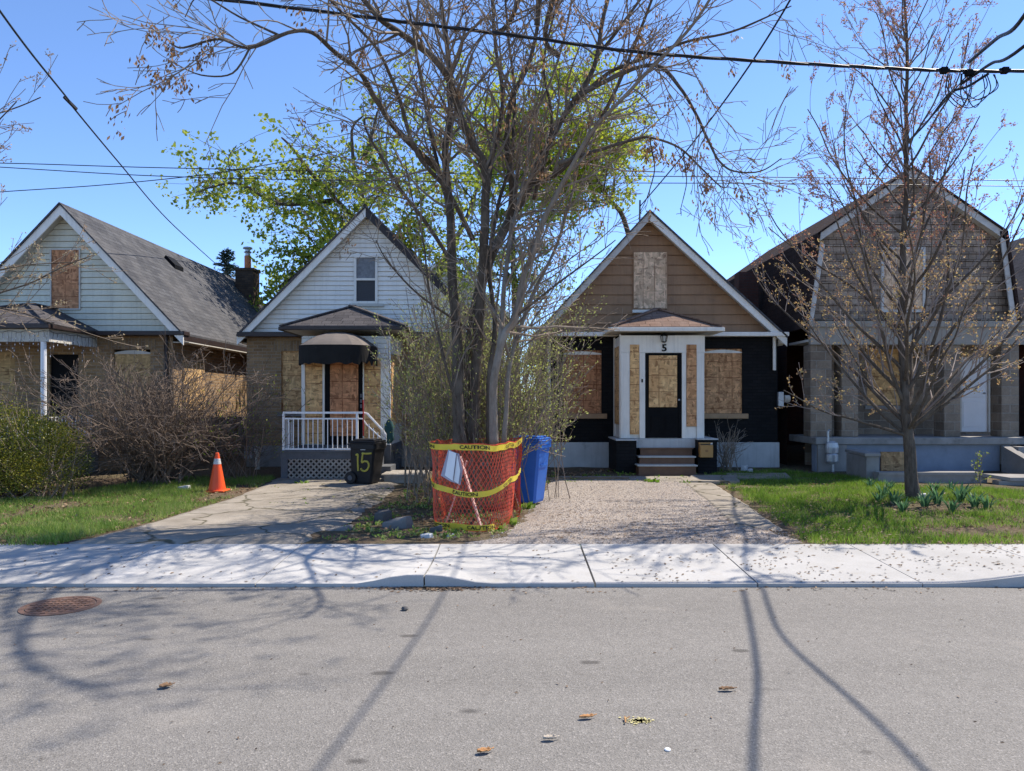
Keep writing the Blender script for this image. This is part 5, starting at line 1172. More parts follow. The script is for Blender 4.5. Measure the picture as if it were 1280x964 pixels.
# ---------------------------------------------------------------- the middle tree
def middle_tree():
    rg = random.Random(21); t = thing('maple_tree', 'big multi-stemmed tree with hanging brown seed clusters rising from the orange netting', 'tree', (-.5, 10.7, gz(-.5, 10.7)), 'trees')
    tr, br, sd = MB(), MB(), MB(); tips = []; light = MB()
    L = []
    def lm(pp, r0, r1, mb=tr): q = limb(mb, [P(*p) for p in pp], r0, r1); L.append(q); return q
    lm([(574, 556, 11.2), (573, 500, 11.2), (571, 440, 11.25), (567, 360, 11.3), (562, 262, 11.4), (556, 206, 11.5), (560, 161, 11.6), (564, 112, 11.7), (556, 40, 11.9), (548, -40, 12.1), (536, -130, 12.3)], .10, .026)
    lm([(548, 212, 11.45), (520, 186, 11.1), (491, 157, 10.7), (472, 127, 10.3), (450, 90, 10.0), (420, 67, 9.6), (390, 41, 9.2), (360, 41, 9.0), (311, 60, 8.9), (274, 49, 8.8), (230, 60, 8.8), (212, 54, 8.8)], .05, .008)
    lm([(311, 60, 8.9), (292, 92, 8.9), (251, 94, 8.9), (217, 79, 8.9)], .014, .006); lm([(350, 45, 9.0), (300, 22, 9.1), (250, -5, 9.2), (232, 22, 9.2)], .016, .006)
    lm([(592, 556, 11.4), (594, 500, 11.4), (597, 420, 11.4), (604, 340, 11.3), (606, 262, 11.1), (604, 212, 11.0), (577, 150, 10.7), (562, 101, 10.4), (536, 67, 10.1), (499, 41, 9.8), (472, 22, 9.6), (440, -20, 9.4), (400, -80, 9.1)], .09, .026)
    lm([(580, 556, 11.7), (584, 470, 11.7), (592, 399, 11.7), (609, 335, 11.8), (634, 279, 11.9), (655, 245, 12.0), (677, 195, 12.2), (707, 142, 12.4), (741, 86, 12.6), (760, 0, 12.8), (790, -90, 13.0)], .105, .026)
    lm([(636, 276, 11.9), (640, 240, 11.7), (633, 180, 11.4), (640, 127, 11.2), (662, 75, 11.0), (677, 0, 10.8), (690, -90, 10.6)], .055, .018)
    lm([(606, 262, 11.1), (615, 200, 11.3), (628, 130, 11.6), (620, 60, 11.9), (610, -30, 12.2)], .05, .018)
    lm([(618, 556, 10.5), (617, 500, 10.5), (621, 450, 10.5), (632, 415, 10.5), (644, 399, 10.5), (653, 351, 10.5), (665, 320, 10.45), (684, 268, 10.4), (700, 235, 10.3), (715, 210, 10.2), (745, 160, 10.0), (790, 110, 9.7), (840, 60, 9.4), (880, 10, 9.1), (905, -40, 8.9)], .062, .014, light)
    lm([(622, 445, 10.5), (627, 400, 10.6), (632, 340, 10.8), (640, 290, 11), (655, 225, 11.3), (668, 150, 11.6), (700, 70, 11.9), (720, -30, 12.1)], .042, .014, light)
    lm([(706, 142, 12.4), (752, 97, 12.2), (790, 79, 11.8), (850, 55, 11.4), (905, 42, 11.0), (950, 25, 10.7), (990, 8, 10.4)], .04, .008)
    lm([(715, 125, 11.0), (770, 95, 10.8), (820, 82, 10.5), (850, 109, 10.3), (869, 142, 10.2), (884, 176, 10.1), (899, 202, 10), (917, 214, 9.9), (951, 214, 9.8), (978, 198, 9.7)], .035, .006)
    lm([(700, 205, 10.4), (740, 190, 10.5), (790, 175, 10.7), (812, 172, 10.8), (850, 186, 10.9), (880, 215, 11.0), (905, 235, 11.0), (912, 222, 11)], .032, .006)
    lm([(812, 172, 10.8), (818, 205, 10.7), (812, 240, 10.6), (800, 268, 10.6)], .012, .005); lm([(855, 188, 10.9), (858, 225, 10.8), (852, 262, 10.8)], .010, .005)
    lm([(566, 330, 11.3), (530, 275, 11.0), (498, 232, 10.6), (470, 185, 10.3), (455, 150, 10.2), (470, 150, 10.2)], .035, .010)
    lm([(597, 420, 11.4), (560, 395, 11.0), (520, 365, 10.6), (488, 330, 10.3), (470, 300, 10.2)], .022, .007)
    lm([(640, 400, 10.5), (690, 360, 10.4), (730, 330, 10.3), (770, 300, 10.3)], .022, .007)
    lm([(590, 300, 11.4), (560, 240, 11.0), (520, 190, 10.5), (495, 110, 10.1), (470, 60, 9.8), (420, 10, 9.5), (380, -40, 9.3)], .04, .012)
    lm([(660, 230, 12.0), (700, 215, 11.6), (750, 150, 11.3), (800, 40, 11.0), (830, -50, 10.8)], .045, .016)
    for pp, a, b in (([V((.3, 11.5, 7.4)), V((.9, 10.6, 8.2)), V((1.7, 9.6, 8.8)), V((2.6, 8.9, 9.2)), V((3.4, 8.4, 9.3))], .05, .012), ([V((.4, 10.6, 7.5)), V((.3, 9.9, 8.4)), V((.6, 9.2, 9.2)), V((1.2, 8.6, 9.8))], .045, .012), ([V((1.7, 9.6, 8.8)), V((2.2, 9.8, 9.6)), V((2.9, 9.6, 10.2))], .03, .01), ([V((.3, 11.9, 7.8)), V((.5, 12.2, 9.4)), V((1.0, 12.2, 10.8))], .05, .014), ([V((1.9, 12.9, 7.9)), V((2.6, 12.6, 9.0)), V((3.3, 12.0, 9.8))], .04, .012)):
        nd = min((p for q, _ in L[:14] for p in q), key=lambda p: (p-pp[0]).length+(3 if p.z > pp[0].z-.3 else 0)); L.append(limb(tr, [nd, nd.lerp(pp[0], .5)+V((0, 0, .1))]+pp[1:], a, b))
    for k in range(120): seed_cluster(sd, V((rg.gauss(1.9, 1.0), rg.gauss(9.4, .8), rg.gauss(8.9, .55))), rg, rg.randint(14, 30), .26)
    for pp, a, b, m_ in (([(630, 556, 11.0), (634, 500, 11.0), (640, 440, 11.1), (662, 380, 11.2), (690, 320, 11.4), (712, 250, 11.6), (728, 190, 11.8), (760, 140, 12), (800, 110, 12.2)], .04, .010, light), ([(583, 556, 11.0), (570, 500, 11.0), (552, 440, 10.9), (540, 380, 10.8), (532, 320, 10.7), (518, 260, 10.6), (505, 200, 10.5)], .03, .008, tr), ([(612, 556, 11.3), (612, 480, 11.3), (618, 400, 11.4), (612, 330, 11.4), (622, 260, 11.5), (640, 190, 11.5), (642, 110, 11.6), (634, 30, 11.7), (630, -40, 11.8)], .045, .014, tr), ([(668, 250, 12.0), (690, 160, 11.8), (680, 80, 11.6), (700, -10, 11.4)], .035, .012, tr), ([(562, 262, 11.4), (535, 150, 11.6), (520, 60, 11.8), (505, -30, 12)], .035, .012, tr)):
        lm(pp, a, b, m_)
    o = dict(max=2, wob=.22, trop=(.03, .0, -.03), dens=(3.6, 4.6, 3), ang=(22, 58), len=(.36, .66), rmin=.0046)
    for i, (q, rs) in enumerate(L):
        thin = rs[0] < .02
        spawn(br, q, rs, 4.7 if not thin else 2.0, (.7, 2.0) if not thin else (.25, .6), o, tips, rg, .38 if rs[0] > .08 else .2)
    for p, d in tips:
        if rg.random() < .026 and p.z > 4: seed_cluster(sd, p, rg, rg.randint(8, 24), rg.uniform(.1, .24))
    for px, py, Y in ((212, 58, 8.8), (205, 85, 8.9), (222, 92, 8.9), (246, 62, 8.8), (208, 36, 8.8), (186, 30, 8.8), (197, 88, 8.9), (264, 44, 8.9), (455, 60, 9.8), (795, 30, 9.6), (803, 48, 9.6), (780, 25, 9.6), (822, 178, 10.8), (815, 172, 10.8), (855, 196, 10.9), (888, 215, 11), (886, 222, 11), (700, 15, 10.8), (570, 30, 11.8), (735, 150, 11.2), (810, 182, 10.8), (840, 190, 10.9)):
        for k in range(2): seed_cluster(sd, P(px+rg.uniform(-5, 5), py, Y), rg, 26, .22)
    for k in range(95):
        px, py = rg.uniform(560, 900), rg.uniform(-5, 215); seed_cluster(sd, P(px, py, rg.uniform(9.6, 12)), rg, rg.randint(6, 16), .18)
    tr.build('trunk', M['bark_dark'], t, smooth=True, uv=False); light.build('trunk', M['bark_grey'], t, smooth=True, uv=False)
    br.build('branches', M['bark_twig'], t, uv=False); sd.build('foliage', M['seeds'], t, uv=False)
middle_tree()

# ---------------------------------------------------------------- budding tree at the right
def bud_tree(name, label, base, pts, r0, limbs, seedn, mats, bud_n, scale=1.0, t0=.2):
    rg = random.Random(seedn); t = thing(name, label, 'tree', base, 'trees'); tr, br, lf = MB(), MB(), MB(); tips = []
    def hook(p, d, lvl):
        if lvl >= 1:
            for q in p[1:]:
                for _ in range(bud_n):
                    if rg.random() < (.55 if q.z < 4.2 else .8):
                        c = q+V((rg.gauss(0, .02), rg.gauss(0, .02), rg.gauss(0, .02)))
                        k = min(.99, max(.01, rg.gauss(.72, .2) if q.z < 4.2 else rg.gauss(.25, .22)))
                        for _ in range(2): lf.leaf(c, rg.uniform(.022, .042), .6, None, k)
    q, rs = limb(tr, pts, r0, .012, 5, 10, .02, .5)
    o = dict(max=2, wob=.10, trop=(.05, .06, .06), dens=(3.6, 3.8, 3), ang=(20, 46), len=(.34, .58), rmin=.0042)
    n = len(q)-1
    for k, (tt, az, el, L, bend) in enumerate(limbs):
        i = int(tt*n); p = q[i]; d = V((math.cos(rad(az))*math.cos(rad(el)), math.sin(rad(az))*math.cos(rad(el)), math.sin(rad(el)))); m = 7; pp = [p.copy()]
        for j in range(m):
            d = (d+V((0, 0, bend))+rnd_dir(rg)*.17).normalized(); pp.append(pp[-1]+d*(L/m))
        q2, r2 = limb(tr, pp, min(rs[i]*.5, .010+.0085*L), .007, 3, 6, .0)
        spawn(br, q2, r2, 3.0*scale, (.5, 1.5), o, tips, rg, .15, (20, 48), 0, hook, V((0, 0, .25)))
    spawn(br, q[int(n*.6):], rs[int(n*.6):], 2.5, (.5, 1.1), o, tips, rg, .1, (20, 45), 0, hook)
    tr.build('trunk', mats[0], t, smooth=True, uv=False); br.build('branches', mats[1], t, uv=False); lf.build('foliage', mats[2], t, uv=False)
rg0 = random.Random(4); Yt = G(1142, 624).y
lims = [(.22, 165, 38, 3.0, .05), (.235, 20, 35, 3.4, .06), (.22, 190, 20, 2.4, .02), (.24, 340, 42, 3.0, .07), (.25, 100, 40, 2.6, .06), (.25, 260, 38, 2.6, .06)]
for k in range(46):
    tt = lerp(.25, .86, (k/45)**1.05); lims.append((tt, (k*137.5+rg0.uniform(-20, 20)) % 360, rg0.uniform(34, 58), lerp(3.9, 1.0, (tt-.25)/.61)*rg0.uniform(.75, 1.1), rg0.uniform(.04, .10)))
bp = [P(1143, 626, Yt), P(1140, 605, Yt), P(1136, 560, Yt), P(1133, 520, Yt), P(1129, 450, Yt+.05), P(1127, 390, Yt+.05), P(1130, 310, Yt), P(1133, 230, Yt-.05), P(1133, 150, Yt), P(1134, 70, Yt), P(1131, -10, Yt), P(1135, -90, Yt)]
bud_tree('budding_tree', 'slender grey tree with red and yellow buds growing from the tulip bed', bp[0], bp, .14, lims, 8, (M['bark_dark'], M['bark_red'], M['buds']), 3)
rg0 = random.Random(9); lims = []
for k in range(24):
    tt = lerp(.3, .9, k/23); lims.append((tt, (k*137.5+rg0.uniform(-20, 20)) % 360, rg0.uniform(15, 50), lerp(3.4, .9, (tt-.3)/.6)*rg0.uniform(.7, 1.1), rg0.uniform(.02, .06)))
lims += [(.42, 8, 12, 3.2, .015), (.55, -10, 22, 3.0, .03), (.65, 12, 25, 2.8, .03), (.36, 20, 4, 3.2, .01)]
b1 = V((-9.3, 10.6, gz(-9.3, 10.6))); bp = [b1+V((.03*i, .02*i, i*.85)) for i in range(10)]
bud_tree('budding_tree', 'pale budded tree whose twigs reach in at the edge beside the cream gable', b1, bp, .12, lims, 5, (M['bark_dark'], M['bark_twig'], M['buds_pale']), 2, 1.2)

# ---------------------------------------------------------------- leafy trees behind
def leafy_tree(label, base, stem, limbs, clusters, mat, n_leaf, size, seedn, rcl=.75):
    rg = random.Random(seedn); t = thing('leafy_tree', label, 'tree', base, 'trees'); tr, br, lf = MB(), MB(), MB(); sk = []
    for pts, r0, r1 in [stem]+limbs:
        q, rs = limb(tr, pts, r0, r1, 5, 7, .08); sk += list(zip(q, rs))
    for px, py, Y, k in clusters:
        c = P(px, py, Y); n_, r_ = min(sk, key=lambda s: (s[0]-c).length+max(0, s[0].z-c.z)*.7)
        d = c-n_; mid = n_+d*.5+V((0, 0, .12*d.length))+rnd_dir(rg)*.15*d.length
        q, rs = limb(br, [n_, mid, c], min(.07, r_*.5), .014, 5, 5, .05)
        for j in range(int(15*k)):
            e = c+V((rg.gauss(0, rcl), rg.gauss(0, rcl*.9), rg.gauss(0, rcl*.62))); s = q[rg.randrange(len(q)//3, len(q))]
            m = s.lerp(e, .5)+rnd_dir(rg)*.12; br.tube([s, m, e], [.012, .008, .005], 3, cap=False)
            for _ in range(int(n_leaf*rg.uniform(.5, 1.4))):
                u = rg.random(); lp_ = (s.lerp(m, u*2) if u < .5 else m.lerp(e, u*2-1)) if rg.random() < .25 else e+V((rg.gauss(0, .15), rg.gauss(0, .15), rg.gauss(0, .12)))
                lf.leaf(lp_, size*rg.uniform(.6, 1.3), .7, None)
    tr.build('trunk', M['bark_dark'], t, smooth=True, uv=False); br.build('branches', M['bark_dark'], t, uv=False); lf.build('foliage', M[mat], t, uv=False)
cl = []
rgc = random.Random(17)
for px, py, k in ((245, 240, .7), (262, 228, .9), (285, 238, 1), (300, 215, .8), (318, 240, 1.1), (335, 222, .8), (352, 252, 1.2), (340, 268, .9), (375, 240, 1), (398, 262, 1.2), (378, 290, 1.1), (366, 315, 1.1), (362, 342, 1), (356, 372, 1), (358, 396, .9), (360, 352, 1.1), (385, 322, 1.2), (408, 300, 1.2), (430, 272, 1.2), (432, 240, 1), (455, 225, .9), (478, 250, 1.1), (500, 232, 1), (470, 285, 1), (505, 275, 1.1), (530, 248, 1), (528, 300, 1.1), (545, 330, .9), (510, 320, .8), (295, 182, .5), (410, 205, .9), (500, 200, 1), (520, 280, 1), (560, 260, 1), (575, 300, 1), (590, 330, .9), (470, 205, 1), (450, 250, 1), (415, 225, 1), (390, 232, 1), (545, 180, .8), (570, 220, 1), (370, 215, .8), (440, 190, .5), (500, 95, .5), (520, 120, .5), (482, 150, .4), (545, 215, .8), (395, 365, .9), (375, 395, .8), (450, 130, .35)):
    cl.append((px, py, 26.5+rgc.uniform(-1.5, 2.2), k))
leafy_tree('spreading tree with dark limbs and yellow green leaves behind the white gable', V((-2.7, 28.6, .12)), ([V((-2.7, 28.6, 0)), V((-2.8, 28.5, 2)), V((-3.2, 28.3, 4.2)), P(520, 330, 28), P(480, 290, 27.5)], .34, .2), [([P(500, 310, 28), P(455, 285, 27.4), P(420, 250, 27), P(385, 210, 26.6), P(362, 182, 26.3), P(352, 172, 26.3)], .13, .03), ([P(420, 250, 27), P(350, 255, 26.5), P(300, 230, 26.2), P(255, 236, 26)], .09, .03), ([P(470, 290, 27.5), P(445, 220, 27.3), P(440, 165, 27.2), P(452, 145, 27.2)], .10, .03), ([P(455, 200, 27.3), P(465, 170, 27), P(470, 140, 27)], .09, .04), ([P(500, 310, 28), P(540, 350, 28), P(575, 290, 28.5), P(600, 230, 29)], .16, .06), ([P(455, 285, 27.4), P(400, 320, 27), P(360, 350, 26.8)], .1, .03)], cl, 'leaf_spring', 22, .155, 31, .85)
cl = []
for k in range(78):
    a = rgc.random()*6.28; r_ = rgc.random()**.6*(1+.35*nz(math.cos(a)*2, math.sin(a)*2, 4)); cl.append((700+92*r_*math.cos(a)+rgc.uniform(-8, 8), 172+95*r_*math.sin(a), 35+rgc.uniform(-2.5, 2.5), rgc.uniform(.5, 1.2)))
for px, py in ((640, 150), (620, 110), (600, 170), (585, 140), (650, 230), (600, 240), (560, 180), (540, 150)): cl.append((px, py, 35+rgc.uniform(-2, 2), .9))
leafy_tree('bright yellow green tree standing behind the bare branches, beyond the brown gable', V((6.2, 35, .12)), ([V((6.2, 35, 0)), V((6.1, 35, 4)), P(785, 290, 35), P(755, 240, 35), P(720, 170, 35), P(706, 120, 35)], .2, .04), [([P(755, 240, 35), P(690, 200, 35), P(620, 160, 35)], .10, .03), ([P(765, 255, 35), P(770, 190, 35)], .08, .03)], cl, 'leaf_bright', 27, .17, 12, .95)
cl = [(px+rgc.uniform(-8, 8), py, 33+rgc.uniform(-1.5, 1.5), .8) for px in range(585, 700, 20) for py in (270, 310, 350)]
leafy_tree('sparser leafy tree low behind the thicket between the two gables', V((.2, 33, .12)), ([V((.2, 33, 0)), V((.2, 33, 3)), P(642, 330, 33), P(640, 270, 33)], .22, .06), [([P(642, 350, 33), P(600, 300, 33)], .1, .03), ([P(642, 340, 33), P(680, 290, 33)], .1, .03)], cl, 'leaf_spring', 18, .16, 41, .9)
def spruce():
    Y = 48; t = thing('spruce_tree', 'small dark spruce tip showing above the long grey roof beside the chimney', 'tree', (XP(283, Y), Y, 0), 'trees'); rg = random.Random(2)
    mb = MB(); x = XP(283, Y); zt = ZP(313, Y); mb.tube([V((x, Y, 0)), V((x, Y, zt*.6)), V((x, Y, zt))], [.3, .16, .03], 6); mb.build('trunk', M['bark_dark'], t, uv=False)
    lf = MB()
    for k in range(520):
        u = rg.random(); z = zt-u*7.5; L = (.25+1.9*u**.8)*rg.uniform(.6, 1.1); a = rg.random()*6.28; d = V((math.cos(a), math.sin(a), -.12))
        for j in range(9):
            p = V((x, Y, z))+d*L*(j/8)+V((0, 0, .10*(j/8)**2)); lf.leaf(p, rg.uniform(.16, .3), .35, V((d.x+rg.gauss(0, .6), d.y+rg.gauss(0, .6), rg.gauss(0, .3))))
    lf.build('crown', M['needle'], t, uv=False)
spruce()

# ---------------------------------------------------------------- shrubs
def shrub(name, label, base, n, spread, hgt, o, mats, leaf=None, seedn=1, lean=(0, 0), r=(.006, .014), cat='shrub', group='shrubs'):
    rg = random.Random(seedn); t = thing(name, label, cat, base, group); br, lf = MB(), MB(); tips = []
    def hook(p, d, lvl):
        if not leaf: return
        for q in p[1:]:
            if q.z > leaf.get('zmin', .2) and leaf.get('ok', lambda q: True)(q):
                for _ in range(leaf['n']):
                    if rg.random() < leaf['p']: lf.leaf(q+V((rg.gauss(0, .025), rg.gauss(0, .025), rg.gauss(0, .025))), rg.uniform(*leaf['s']), .5, (d[0]+rnd_dir(rg)*.9))
    for k in range(n):
        a = rg.random()*6.28; e = rg.random()**.6; d = V((math.cos(a)*spread*e+lean[0], math.sin(a)*spread*e+lean[1], 1)); b = V(base)+V((rg.gauss(0, o.get('bx', .12)), rg.gauss(0, o.get('by', .12)), 0)); b.z = gz(b.x, b.y)
        grow(br, b, d, hgt*rg.uniform(.55, 1.1)*(1+.25*e), rg.uniform(*r), 0, o, tips, rg, hook)
    br.build('stems', mats[0], t, uv=False)
    if leaf: lf.build('foliage', mats[1], t, uv=False)
b = G(188, 607); b.y += .35
shrub('bare_shrub', 'large leafless brown shrub arching wide in front of the cream gabled house', b, 112, .98, 2.2, dict(max=3, wob=.14, trop=(-.035, .0, .02, .02), dens=(3.8, 5.0, 4.2, 3), ang=(22, 60), len=(.34, .62), rmin=.0042, bx=.22, by=.2), (M['bark_shrub'],), None, 3, r=(.009, .017))
b = V((XP(293, 15.6), 15.6, 0))
shrub('leafing_shrub', 'yellow green shrub coming into leaf beside the leafless shrub', b, 26, .8, 1.75, dict(max=2, wob=.13, trop=(-.02, 0, .02), dens=(3.6, 4, 3), ang=(20, 55), len=(.35, .6), rmin=.004, bx=.25, by=.2), (M['bark_shrub'], M['leaf_spring']), dict(n=2, p=.45, s=(.025, .05), zmin=.55), 13)
th = dict(max=2, wob=.10, trop=(.06, .03, .03), dens=(4.2, 4.4, 3), ang=(16, 48), len=(.24, .44), rmin=.0036, bx=.28, by=.25)
for i, (px, Y, n, h_, lab) in enumerate(((546, 13.4, 10, 2.3, 'green twiggy sapling thicket beside the white house porch'), (556, 12.4, 18, 2.8, 'green twiggy saplings rising just behind the netting on the porch side'), (585, 12.3, 20, 2.9, 'olive twiggy saplings crowding the dark trunks behind the netting'), (628, 11.9, 20, 2.8, 'green twiggy saplings around the smooth grey stem'), (662, 12.9, 18, 2.7, 'twiggy green saplings behind the blue bin'), (655, 15.5, 16, 3.3, 'taller green saplings at the corner of the black brick house'), (575, 15.2, 16, 3.3, 'taller green saplings at the side of the white house'), (615, 14.2, 14, 3.0, 'hazy olive saplings between the two houses'))):
    shrub('sapling_thicket', lab, V((XP(px, Y), Y, 0)), int(n*1.35), .36, h_, th, (M['bark_twig'], M['leaf_shrub']), dict(n=2, p=.62, s=(.024, .055), zmin=.8), 50+i, group='saplings around the middle tree', cat='saplings')
shrub('bare_shrub', 'small bare dark shrub against the pale foundation', V((XP(908, 17.1), 17.2, 0)), 26, .55, .85, dict(max=2, wob=.14, trop=(0, 0, 0), dens=(5, 5, 3), ang=(25, 60), len=(.35, .6), rmin=.0036), (M['bark_twig'],), None, 77)
shrub('leafless_sapling', 'pale branched stems beside the low plank platform', V((XP(524, 14.4), 14.5, 0)), 6, .25, 2.3, dict(max=2, wob=.10, trop=(.03, .03, .02), dens=(2.4, 3, 3), ang=(25, 50), len=(.3, .5), rmin=.004), (M['bark_grey'],), None, 78, r=(.012, .022), group='saplings around the middle tree', cat='saplings')
shrub('young_shrub', 'spindly young plant with a few green leaves before the low garden wall', V((XP(1222, 14.4), 14.4, 0)), 4, .35, .55, dict(max=1, wob=.12, trop=(0, 0), dens=(6, 3), ang=(25, 60), len=(.35, .5), rmin=.0035), (M['bark_twig'], M['leaf_spring']), dict(n=2, p=.8, s=(.03, .06), zmin=.1), 79)
def hedge():
    rg = random.Random(6); c = V((XP(38, 13.0), 13.2, 0)); t = thing('evergreen_hedge', 'dense yellow green rounded evergreen bush at the lawn edge', 'bush', (c.x, c.y, gz(c.x, c.y)), 'shrubs')
    lobes = [(-9.0, 13.1, .80, 1.05, .95, .84), (-8.1, 13.0, .66, .82, .8, .66), (-10.2, 13.3, .8, 1.1, 1, .88), (-8.7, 13.5, .9, .8, .8, .55), (-8.8, 12.6, .5, 1.0, .7, .5)]
    lf, st = MB(), MB()
    for x, y, z, rx, ry, rz in lobes:
        for k in range(int(14500*rx*ry)):
            d = rnd_dir(rg); rr = (.55+.48*rg.random()**.45)*(1+.22*nz(d.x*2.5+x, d.y*2.5, d.z*2.5)+.10*nz(d.x*7, d.y*7+x, d.z*7)); p = V((x+d.x*rx*rr, y+d.y*ry*rr, z+d.z*rz*rr))
            if p.z < .12+rg.random()*.2: continue
            k_ = min(.99, max(0, .36+.55*nz(p.x*1.3, p.y*1.3, p.z*1.6)+rg.gauss(0, .2))); lf.leaf(p, rg.uniform(.022, .046), .55, d+rnd_dir(rg)*.9, k_)
        for k in range(34):
            d = rnd_dir(rg); d.z = abs(d.z); s = V((x+rg.gauss(0, .25), y+rg.gauss(0, .2), 0)); e = V((x+d.x*rx*.95, y+d.y*ry*.95, z+d.z*rz*.95)); st.tube([s, s.lerp(e, .5)+rnd_dir(rg)*.1, e], [.014, .009, .004], 4, cap=False)
        for k in range(60):
            d = rnd_dir(rg); d.z = abs(d.z)+.3; p = V((x+d.x*rx*.9, y+d.y*ry*.9, z+d.z*rz*.9)); e = p+(d.normalized()+V((0, 0, .6)))*rg.uniform(.1, .25); st.tube([p, e], [.005, .003], 3, cap=False)
            for _ in range(7): lf.leaf(p.lerp(e, rg.random()), rg.uniform(.022, .045), .5, None, rg.uniform(.3, .9))
    st.build('stems', M['bark_twig'], t, uv=False); lf.build('foliage', M['leaf_hedge'], t, uv=False)
hedge()

# ---------------------------------------------------------------- grass, weeds, dead leaves
def in_poly(x, y, pl):
    c = False; j = len(pl)-1
    for i in range(len(pl)):
        (xi, yi), (xj, yj) = pl[i], pl[j]
        if (yi > y) != (yj > y) and x < (xj-xi)*(y-yi)/(yj-yi)+xi: c = not c
        j = i
    return c
def gpoly(*pp): return [tuple(G(*p)[:2]) for p in pp]
def scatter(name, pl, n, fn, mat):
    xs, ys = [p[0] for p in pl], [p[1] for p in pl]; mb = MB(); k = 0
    while k < n:
        k += 1; x, y = rng.uniform(min(xs), max(xs)), rng.uniform(min(ys), max(ys))
        if in_poly(x, y, pl): fn(mb, x, y)
    if mb.f: return struct(mb.build(name, mat, uv=False), 'stuff')
LL = gpoly((-120, 684), (70, 683), (200, 650), (270, 629), (316, 613), (345, 598), (230, 598), (120, 612), (-120, 640))
def lawn_l(mb, x, y):
    d = nz(x*.9, y*.9, 2)+.7*nz(x*3, y*3)+(.5 if y < 9.8 else .12)
    if d < rng.uniform(-.45, .5): return
    z = gz(x, y); mb.blade((x, y, z), rng.uniform(.03, .075)*(1.1+.6*max(0, d)), rng.uniform(.006, .011), rng.uniform(.01, .06), min(.99, max(0, rng.gauss(.46+.35*nz(x*2.1, y*2.1, 9), .18))))
scatter('patchy_grass', LL, 95000, lawn_l, M['grass_dry'])
RL = gpoly((975, 681), (950, 662), (895, 626), (865, 600), (895, 594), (960, 588), (1060, 596), (1110, 606), (1240, 612), (1420, 618), (1420, 682))
bed = [(6.3, 11.2, 1.2, .5), (5.9, 9.3, 1.3, .4), (8.4, 10.2, 1.5, .7)]
def lawn_r(mb, x, y):
    if y < 15.6 and x < poly_at(PATH_R, y)+.10+.32*nz(x*2.2, y*1.9, 11)+rng.gauss(0, .05): return
    d = .55*nz(x*1.1, y*1.1, 5)+.5*nz(x*3.5, y*3.5); edge = 1.0
    for bx, by, rx, ry in bed: edge = min(edge, math.hypot((x-bx)/rx, (y-by)/ry)-.9)
    if x > 5.2 and y < 10.4: edge = min(edge, .15+.8*nz(x*1.5, y*1.7, 4))
    if edge < rng.uniform(-.35, .25)+.25*nz(x*2, y*2): return
    if d < rng.uniform(-.6, .12): return
    z = gz(x, y); mb.blade((x, y, z), rng.uniform(.035, .09)*(1+.9*d+.5*nz(x*6, y*6)), rng.uniform(.006, .011), rng.uniform(.01, .075), min(.99, max(0, rng.gauss(.40+.35*nz(x*2.3, y*2.3, 9)+.2*nz(x*7, y*7), .17))))
scatter('lawn_grass', RL, 150000, lawn_r, M['grass'])
def weed(mb, x, y):
    if nz(x*1.9, y*1.9, 8) < rng.uniform(-.2, .45): return
    z = gz(x, y)+.01
    for _ in range(rng.randint(3, 7)): mb.leaf(V((x+rng.gauss(0, .02), y+rng.gauss(0, .02), z)), rng.uniform(.03, .075), .4, V((rng.gauss(0, .8), rng.gauss(0, .8), .6)))
CS = gpoly((385, 678), (440, 655), (488, 628), (512, 606), (560, 600), (690, 600), (655, 640), (630, 670), (545, 678))
scatter('weeds', CS, 2600, weed, M['grass_dry'])
def cracks(mb, x, y):
    if nz(x*.8, y*5.5, 1) > .33 or abs(nz(x*1.7, y*.9, 6)) < .03: weed(mb, x, y)
scatter('weeds', gpoly((330, 640), (470, 640), (500, 600), (340, 600)), 700, cracks, M['grass'])
scatter('weeds', gpoly((672, 604), (672, 592), (985, 586), (985, 598), (870, 606)), 800, weed, M['grass'])
def dead(mb, x, y):
    if nz(x*1.1, y*1.1, 3) < rng.uniform(-.5, .3): return
    mb.leaf(V((x, y, gz(x, y)+rng.uniform(.005, .03))), rng.uniform(.025, .07), .55, V((rng.gauss(0, 1), rng.gauss(0, 1), rng.gauss(.1, .25))))
scatter('fallen_leaves', LL, 6500, dead, M['dead']); scatter('fallen_leaves', CS, 3200, dead, M['dead']); scatter('fallen_leaves', RL, 5200, dead, M['dead'])
scatter('fallen_leaves', gpoly((672, 600), (672, 588), (800, 588), (800, 600)), 900, dead, M['dead'])
def gravel_(mb, x, y):
    p = V((x, y, gz(x, y)+.032)); s_ = rng.uniform(.004, .011); r_ = [V((rng.uniform(.7, 1.1)*s_*math.cos(q), rng.uniform(.7, 1.1)*s_*math.sin(q), 0)) for q in (0, 1.57, 3.14, 4.71)]
    mb.add([p+a for a in r_]+[p+V((0, 0, s_*.8))], [(0, 1, 4), (1, 2, 4), (2, 3, 4), (3, 0, 4)])
scatter('gravel_stones', gpoly((600, 678), (640, 664), (690, 600), (880, 600), (985, 670), (1000, 679)), 16000, gravel_, M_leaf('loose gravel chips', [(.16, .13, .115), (.34, .3, .27), (.5, .46, .42)], 0))

